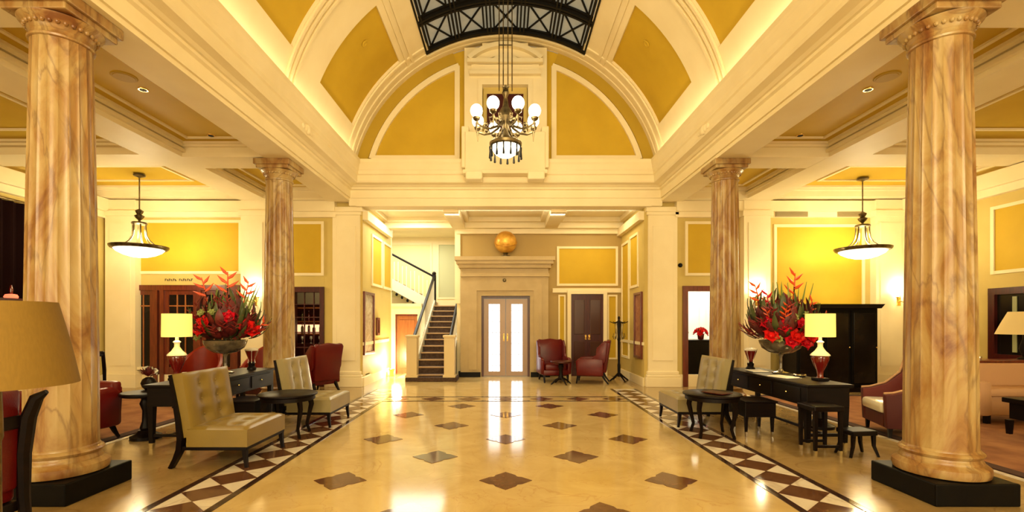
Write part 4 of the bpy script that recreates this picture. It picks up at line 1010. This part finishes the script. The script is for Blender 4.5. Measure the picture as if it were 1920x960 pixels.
# curtain and window on the side walls
dc = T('dark_curtain', 'tall dark curtain hanging at the far left edge', 'curtain', (-9.12, 7.9, 0))
g = B(); pts = []
for i in range(61):
    pts.append((.035*math.sin(i*1.1), -1.1+2.25*i/60))
pp = pts + [(x-.02, y) for x, y in reversed(pts)]
g.prism([(p[0], p[1]) for p in pp], 1.35, 3.72, 'Z'); g.build('drape', CURT, dc, True)
B().sweep([(0, -1.2, 3.75), (0, 1.2, 3.75)], .02).build('curtain_rod', BRONZE, dc)
ll = T('lantern', 'tiny red glowing lantern on the ledge before the dark curtain', 'lantern', (-8.95, 8.62, 1.92))
B().lathe([(.09, 0), (.10, .03), (.08, .07), (.04, .08)], 20).build('bowl', mat('red_glow', (.8, .1, .05), .3, emis=(1, .18, .08), estr=1.5), ll, True)
B().lathe([(.02, .08), (.03, .16), (.012, .24)], 12).build('chimney', REDG, ll, True)
ld = struct(B().box(-9.2, -8.85, 6.5, 9.2, 1.86, 1.92).build('trim_4', MAHOD))
w2 = SE('window_2')
B().box(9.14, 9.2, 7.6, 8.85, .85, 2.05).build('pane', DARKG, w2)
g = B()
for a, b_, c, d in ((7.5, 7.62, .8, 2.12), (8.85, 8.97, .8, 2.12), (7.5, 8.97, .8, .9), (7.5, 8.97, 2.0, 2.12), (8.2, 8.26, .8, 2.12)): g.box(9.08, 9.2, a, b_, c, d)
g.build('window_frame', MAHOD, w2)
for y in (8.0, 8.5): B().box(9.12, 9.13, y, y+.07, .95, 1.95).build('etched_strip', mat('etched_glass', (.30, .32, .16), .4), w2)

# ================================================================== FLOWERS AND SMALL THINGS
def leafmesh(m, L=.30, w=.05, bend=.25, name='leaf'):
    b = B(); n = 6; V = []
    for i in range(n+1):
        f = i/n; ww = w*math.sin(PI*min(1, f*.93+.07))**.8
        z = L*f*math.cos(bend*f); y = L*f*math.sin(bend*f)
        V.append([b.bm.verts.new(v) for v in ((-ww, y+.008, z), (0, y-.004, z), (ww, y+.008, z))])
    for i in range(n):
        for k in (0, 1): b.bm.faces.new((V[i][k], V[i][k+1], V[i+1][k+1], V[i+1][k]))
    return b.mesh(name, m, True)
def bloom(m, n=7, R=.07, name='bloom', cup=.5):
    b = B()
    for ring, (rr, el) in enumerate(((R, cup), (R*.72, cup+.45))):
        for k in range(n):
            M = Mt(rz=2*PI*(k+.5*ring)/n) @ Matrix.Rotation(PI/2-el, 4, 'X')
            V = []
            for i in range(5):
                f = i/4; ww = rr*.42*math.sin(PI*min(1, .12+f*.85)); 
                V.append([b.bm.verts.new(M @ Vector(v)) for v in ((-ww, .012*f, rr*f), (0, -.02*f*f, rr*f), (ww, .012*f, rr*f))])
            for i in range(4):
                for q in (0, 1): b.bm.faces.new((V[i][q], V[i][q+1], V[i+1][q+1], V[i+1][q]))
    b.sphere((0, 0, .012), R*.2, 8)
    return b.mesh(name, m, True)
def helico(m, name='heliconia'):
    b = B().sweep([(0, 0, 0), (.005, 0, .14), (0, 0, .30)], [.010, .009, .004], n=6)
    for i in range(5):
        s = 1 if i % 2 else -1; z = .07+.05*i; L = .13-.012*i
        b.sweep([(0, 0, z), (s*L*.45, 0, z+.03), (s*L, 0, z+.085)], [.010, .018, .002], [.008, .011, .002], n=6, up=(0, 1, 0))
    return b.mesh(name, m, True)
LM = [leafmesh(LEAF, .34, .040, .45), leafmesh(LEAFR, .30, .055, .6), leafmesh(LEAFG, .42, .013, .2), leafmesh(LEAFR, .26, .040, .2)]
BL = [bloom(REDF, 6, .105), bloom(PINKF, 6, .095), bloom(GREENF, 7, .07), bloom(WHITEP, 5, .05)]
HE = [helico(ORF), helico(PINKF), helico(mat('wine_bract', (.20, .012, .012), .45))]
def aim(d):   # rotation taking local +Z to direction d
    return Vector(d).to_track_quat('Z', 'Y').to_euler()
def vase(x, y, label):
    t = T('glass_vase', label, 'vase', (x, y, .764))
    B().lathe([(.11, 0), (.115, .015), (.04, .03), (.02, .07), (.02, .23), (.035, .27)], 28).build('foot', GLASSV, t, True)
    B().lathe([(.035, .27), (.16, .30), (.245, .36), (.275, .43), (.285, .47), (.275, .47), (.26, .42)], 40).build('bowl', GLASSV, t, True)
def flowers(x, y, label, seed, bright):
    R = random.Random(seed); t = T('flower_arrangement', label, 'flowers', (x, y, 1.20)); t.scale = (1.08, 1.0, 1.06)
    extra = {}
    for i in range(520):
        az = R.uniform(0, 2*PI); el = R.choice((R.uniform(-.1, .6), R.uniform(.3, 1.3), R.uniform(.4, 1.0)))
        d = Vector((math.cos(az)*math.cos(el), math.sin(az)*math.cos(el)*.75, math.sin(el)))
        base = d*R.uniform(.08, .42); base.z = max(base.z, -.02)+.03
        if base.z < .12: base = base*.8; base.z += .04
        kind = R.choice((0, 0, 1, 1, 1, 3)) if el < 1.15 else R.choice((0, 2, 3))
        sc = R.uniform(.65, 1.05); rot = aim(d+Vector((0, 0, .2)))
        if i % 2 == 0: link('leaf', LM[kind], t, base, rot, (sc, sc, sc)); continue
        b = extra.setdefault(kind, bmesh.new()); b0 = len(b.verts); b.from_mesh(LM[kind]); b.verts.ensure_lookup_table()   # the inner filling, joined
        bmesh.ops.transform(b, matrix=Matrix.Translation(base) @ rot.to_matrix().to_4x4() @ Matrix.Scale(sc, 4), verts=b.verts[b0:])
    for kind, b in extra.items():
        me = bpy.data.meshes.new('leaf_filling'); b.to_mesh(me); b.free(); me.materials.append(LM[kind].materials[0])
        for p in me.polygons: p.use_smooth = True
        link('leaf_filling', me, t)['kind'] = 'stuff'
    for i in range(90):                     # filling sprigs
        az = R.uniform(0, 2*PI); el = R.uniform(.1, 1.4); d = Vector((math.cos(az)*math.cos(el), math.sin(az)*math.cos(el)*.8, math.sin(el)))
        link('flower_spike', HE[2] if (i % 4 or not bright) else HE[0], t, d*R.uniform(.2, .46), aim(d+Vector((0, 0, .3))), (.62, .62, .7))
    spots = [(-.26, .06, 0), (-.13, .18, 1), (.02, .05, 0), (.10, .20, 1), (.22, .06, 0), (-.05, -.02, 1), (.33, .15, 0), (-.30, .22, 1), (.14, -.03, 1), (.0, .30, 2), (.17, .33, 2), (-.18, .02, 2), (.27, .26, 3)]
    if not bright: spots = [(-.14, .14, 0), (-.10, .22, 0), (.42, .12, 0), (.36, .18, 0), (-.20, .04, 2), (-.14, .36, 2), (.0, .36, 2), (.08, .14, 3), (-.33, .26, 1), (.20, .30, 1)]
    for a, z, k in spots:
        y_ = -math.sqrt(max(.01, .34**2-a*a*.7))*.9
        sc = 1.15 if k < 2 else .9
        link('flower', BL[k], t, (a, y_, z+.03), aim((a*.7, -1, .45)), (sc, sc, sc))
    for a, z, ang, k, sc in ((-.28, .52, -.25, 0, 1.0), (.16, .60, .10, 0, 1.2), (.32, .36, .45, 0, .9), (.42, .16, .85, 0, 1.0), (-.15, .40, -.15, 1, 1.0)) if bright else ((-.24, .58, -.22, 0, 1.1), (.02, .62, .03, 0, 1.2), (.24, .56, .22, 0, 1.0), (.34, .14, .8, 0, .8)):
        B().sweep([(a*.3, 0, .02), (a*.8, 0, z*.6), (a, 0, z)], .008, n=5).build('stem', LEAF, t)
        link('heliconia', HE[k], t, (a, 0, z-.02), (0, ang, .2), (sc, sc, sc))
    for k in range(10):
        a = R.uniform(-.35, .45); 
        link('grass_blade', LM[2], t, (a*.6, 0, .25), (R.uniform(-.2, .2), a*.9, 0), (1, 1, R.uniform(1.0, 1.5)))
vase(-4.03, 6.85, 'smoky glass footed bowl vase on the left desk'); vase(3.93, 6.80, 'smoky glass footed bowl vase on the right desk')
flowers(-4.03, 6.85, 'dark burgundy tropical flower arrangement with two scarlet blooms, on the left desk', 3, False)
flowers(3.93, 6.80, 'bright red and orange tropical flower arrangement on the right desk', 11, True)
def lantern(x, y, label):
    t = T('candle_lantern', label, 'lantern', (x, y, .764))
    B().lathe([(.065, 0), (.065, .02), (.045, .05), (.05, .09), (.03, .12)], 20).build('base', WOODD, t, True)
    B().lathe([(.03, .12), (.045, .16), (.085, .27), (.09, .30), (.08, .30), (.04, .17)], 20).build('glass_cup', REDG, t, True)
    B().lathe([(.092, .29), (.095, .31), (.06, .33), (.0, .345)][:3], 20).build('lid', PORC, t, True)
    for k in range(4): B().sweep([(.05, 0, .10), (.04, 0, .16), (.09, 0, .30)], .006, n=5, M=Mt(rz=k*PI/2+.5)).build('strap', PORC, t)
lantern(3.78, 7.35, 'hourglass-shaped dark candle lantern on the far end of the right desk')
lantern(-3.92, 7.35, 'hourglass-shaped red candle lantern on the far end of the left desk')
# small things on the desks
def item(name, cat, label, x, y, z, prof, m, n=20): 
    o = B().lathe(prof, n).build(name, m, None, True); o.location = (x, y, z); return tag(o, label, cat)
item('ashtray', 'dish', 'small glass dish on the right desk beside the vase', 3.95, 6.40, .764, [(.07, 0), (.08, .02), (.075, .03), (.05, .012)], SILVER)
for x, y, z, rz, lb, m in ((3.66, 6.28, .76, .3, 'open pale notebook on the right desk before the lamp', PAPER), (3.72, 7.05, .76, -.1, 'flat pale menu card on the right desk by the lantern', PAPER), (-3.82, 6.30, .76, .2, 'dark leather folder beside the lit lamp on the left desk', WOODD), (2.75, 6.2, .564, .5, 'dark folded menu on the right round table', MAHOD)):
    o = B().box(-.11, .11, -.15, .15, 0, .012, .003, M=Mt(rz=rz)).build('booklet', m); o.location = (x, y, z+.006); tag(o, lb, 'booklet')
for x, y, lb in ((-3.84, 5.68, 'clear tumbler on the near end of the left desk'), (-3.92, 5.82, 'second clear tumbler, just behind the first, on the left desk')):
    o = item('tumbler', 'glass', lb, x, y, .76, [(.025, 0), (.032, .12), (.029, .12), (.023, .01)], mat('tumbler_glass', (.7, .65, .55), .04, spec=.9), 16)
vs = item('round_vase', 'vase', 'dark spherical vase on the pedestal table behind the left tan chair', -4.72, 6.3, .60, [(.04, 0), (.075, .04), (.09, .09), (.07, .14), (.035, .165), (.03, .16)], WOODD)
po_ = T('posy', 'small dark posy with pale blossoms in the spherical vase', 'flowers', (-4.72, 6.3, .768))
for k in range(14):
    R = random.Random(k); az = k*2.4; el = .3+.08*k; d = Vector((math.cos(az)*math.cos(el), math.sin(az)*math.cos(el), math.sin(el)))
    link('leaf', LM[3], po_, d*.02, aim(d), (.5, .5, .5))
    if k % 3 == 0: link('flower', BL[3], po_, d*.09+Vector((0, 0, .03)), aim(d), (.7, .7, .7))
o = item('white_dish', 'dish', 'small white dish on the pedestal table behind the left tan chair', -4.48, 6.12, .60, [(.05, 0), (.08, .02), (.075, .025), (.045, .008)], PORC)
o = item('red_dish', 'dish', 'red dish on the pedestal table behind the left tan chair', -4.50, 6.32, .60, [(.05, 0), (.07, .03), (.065, .035), (.045, .01)], RED)
for k, (x, y, c) in enumerate(((4.68, 12.55, 1), (5.12, 12.5, 0), (5.56, 12.55, 1))):
    t = T('plant_pot', ['white and green bouquet on the sideboard, leftmost in the bright room', 'russet bouquet on the sideboard in the bright room, middle one', 'pale bouquet on the sideboard in the bright room, rightmost'][k], 'flowers', (x, y, 1.026))
    B().lathe([(.05, 0), (.07, .02), (.09, .15), (.08, .16)], 16).build('pot', [DARKG, REDG, DARKG][k], t, True)
    for q in range(16):
        R = random.Random(q+k*50); az = q*2.4; el = R.uniform(.2, 1.5); d = Vector((math.cos(az)*math.cos(el), math.sin(az)*math.cos(el), math.sin(el)))
        link('leaf', LM[0], t, Vector((0, 0, .12))+d*.04, aim(d), (.5, .6, .5))
        if q % 2: link('flower', BL[3] if c else BL[0], t, Vector((0, 0, .14))+d*.12, aim(d), (1, 1, 1))
for k, x in enumerate((7.35, 7.62, 7.9)):
    item('candle_holder', 'candle holder', ['left one of three small glass candle holders on the red console table', 'middle one of three small glass candle holders on the red console table', 'right one of three small glass candle holders on the red console table'][k], x, 7.95, .86, [(.03, 0), (.04, .05), (.036, .06), (.025, .01)], SILVER, 14)

ws_ = B().lathe([(.05, 0), (.05, .02), (.03, .05)], 16, Mt(rx=PI/2)).build('wall_sensor', IRON, None, True); ws_.location = (4.03, YW-.002, 2.80)
tag(ws_, 'small black round sensor on the wall above the right doorway frame', 'sensor')
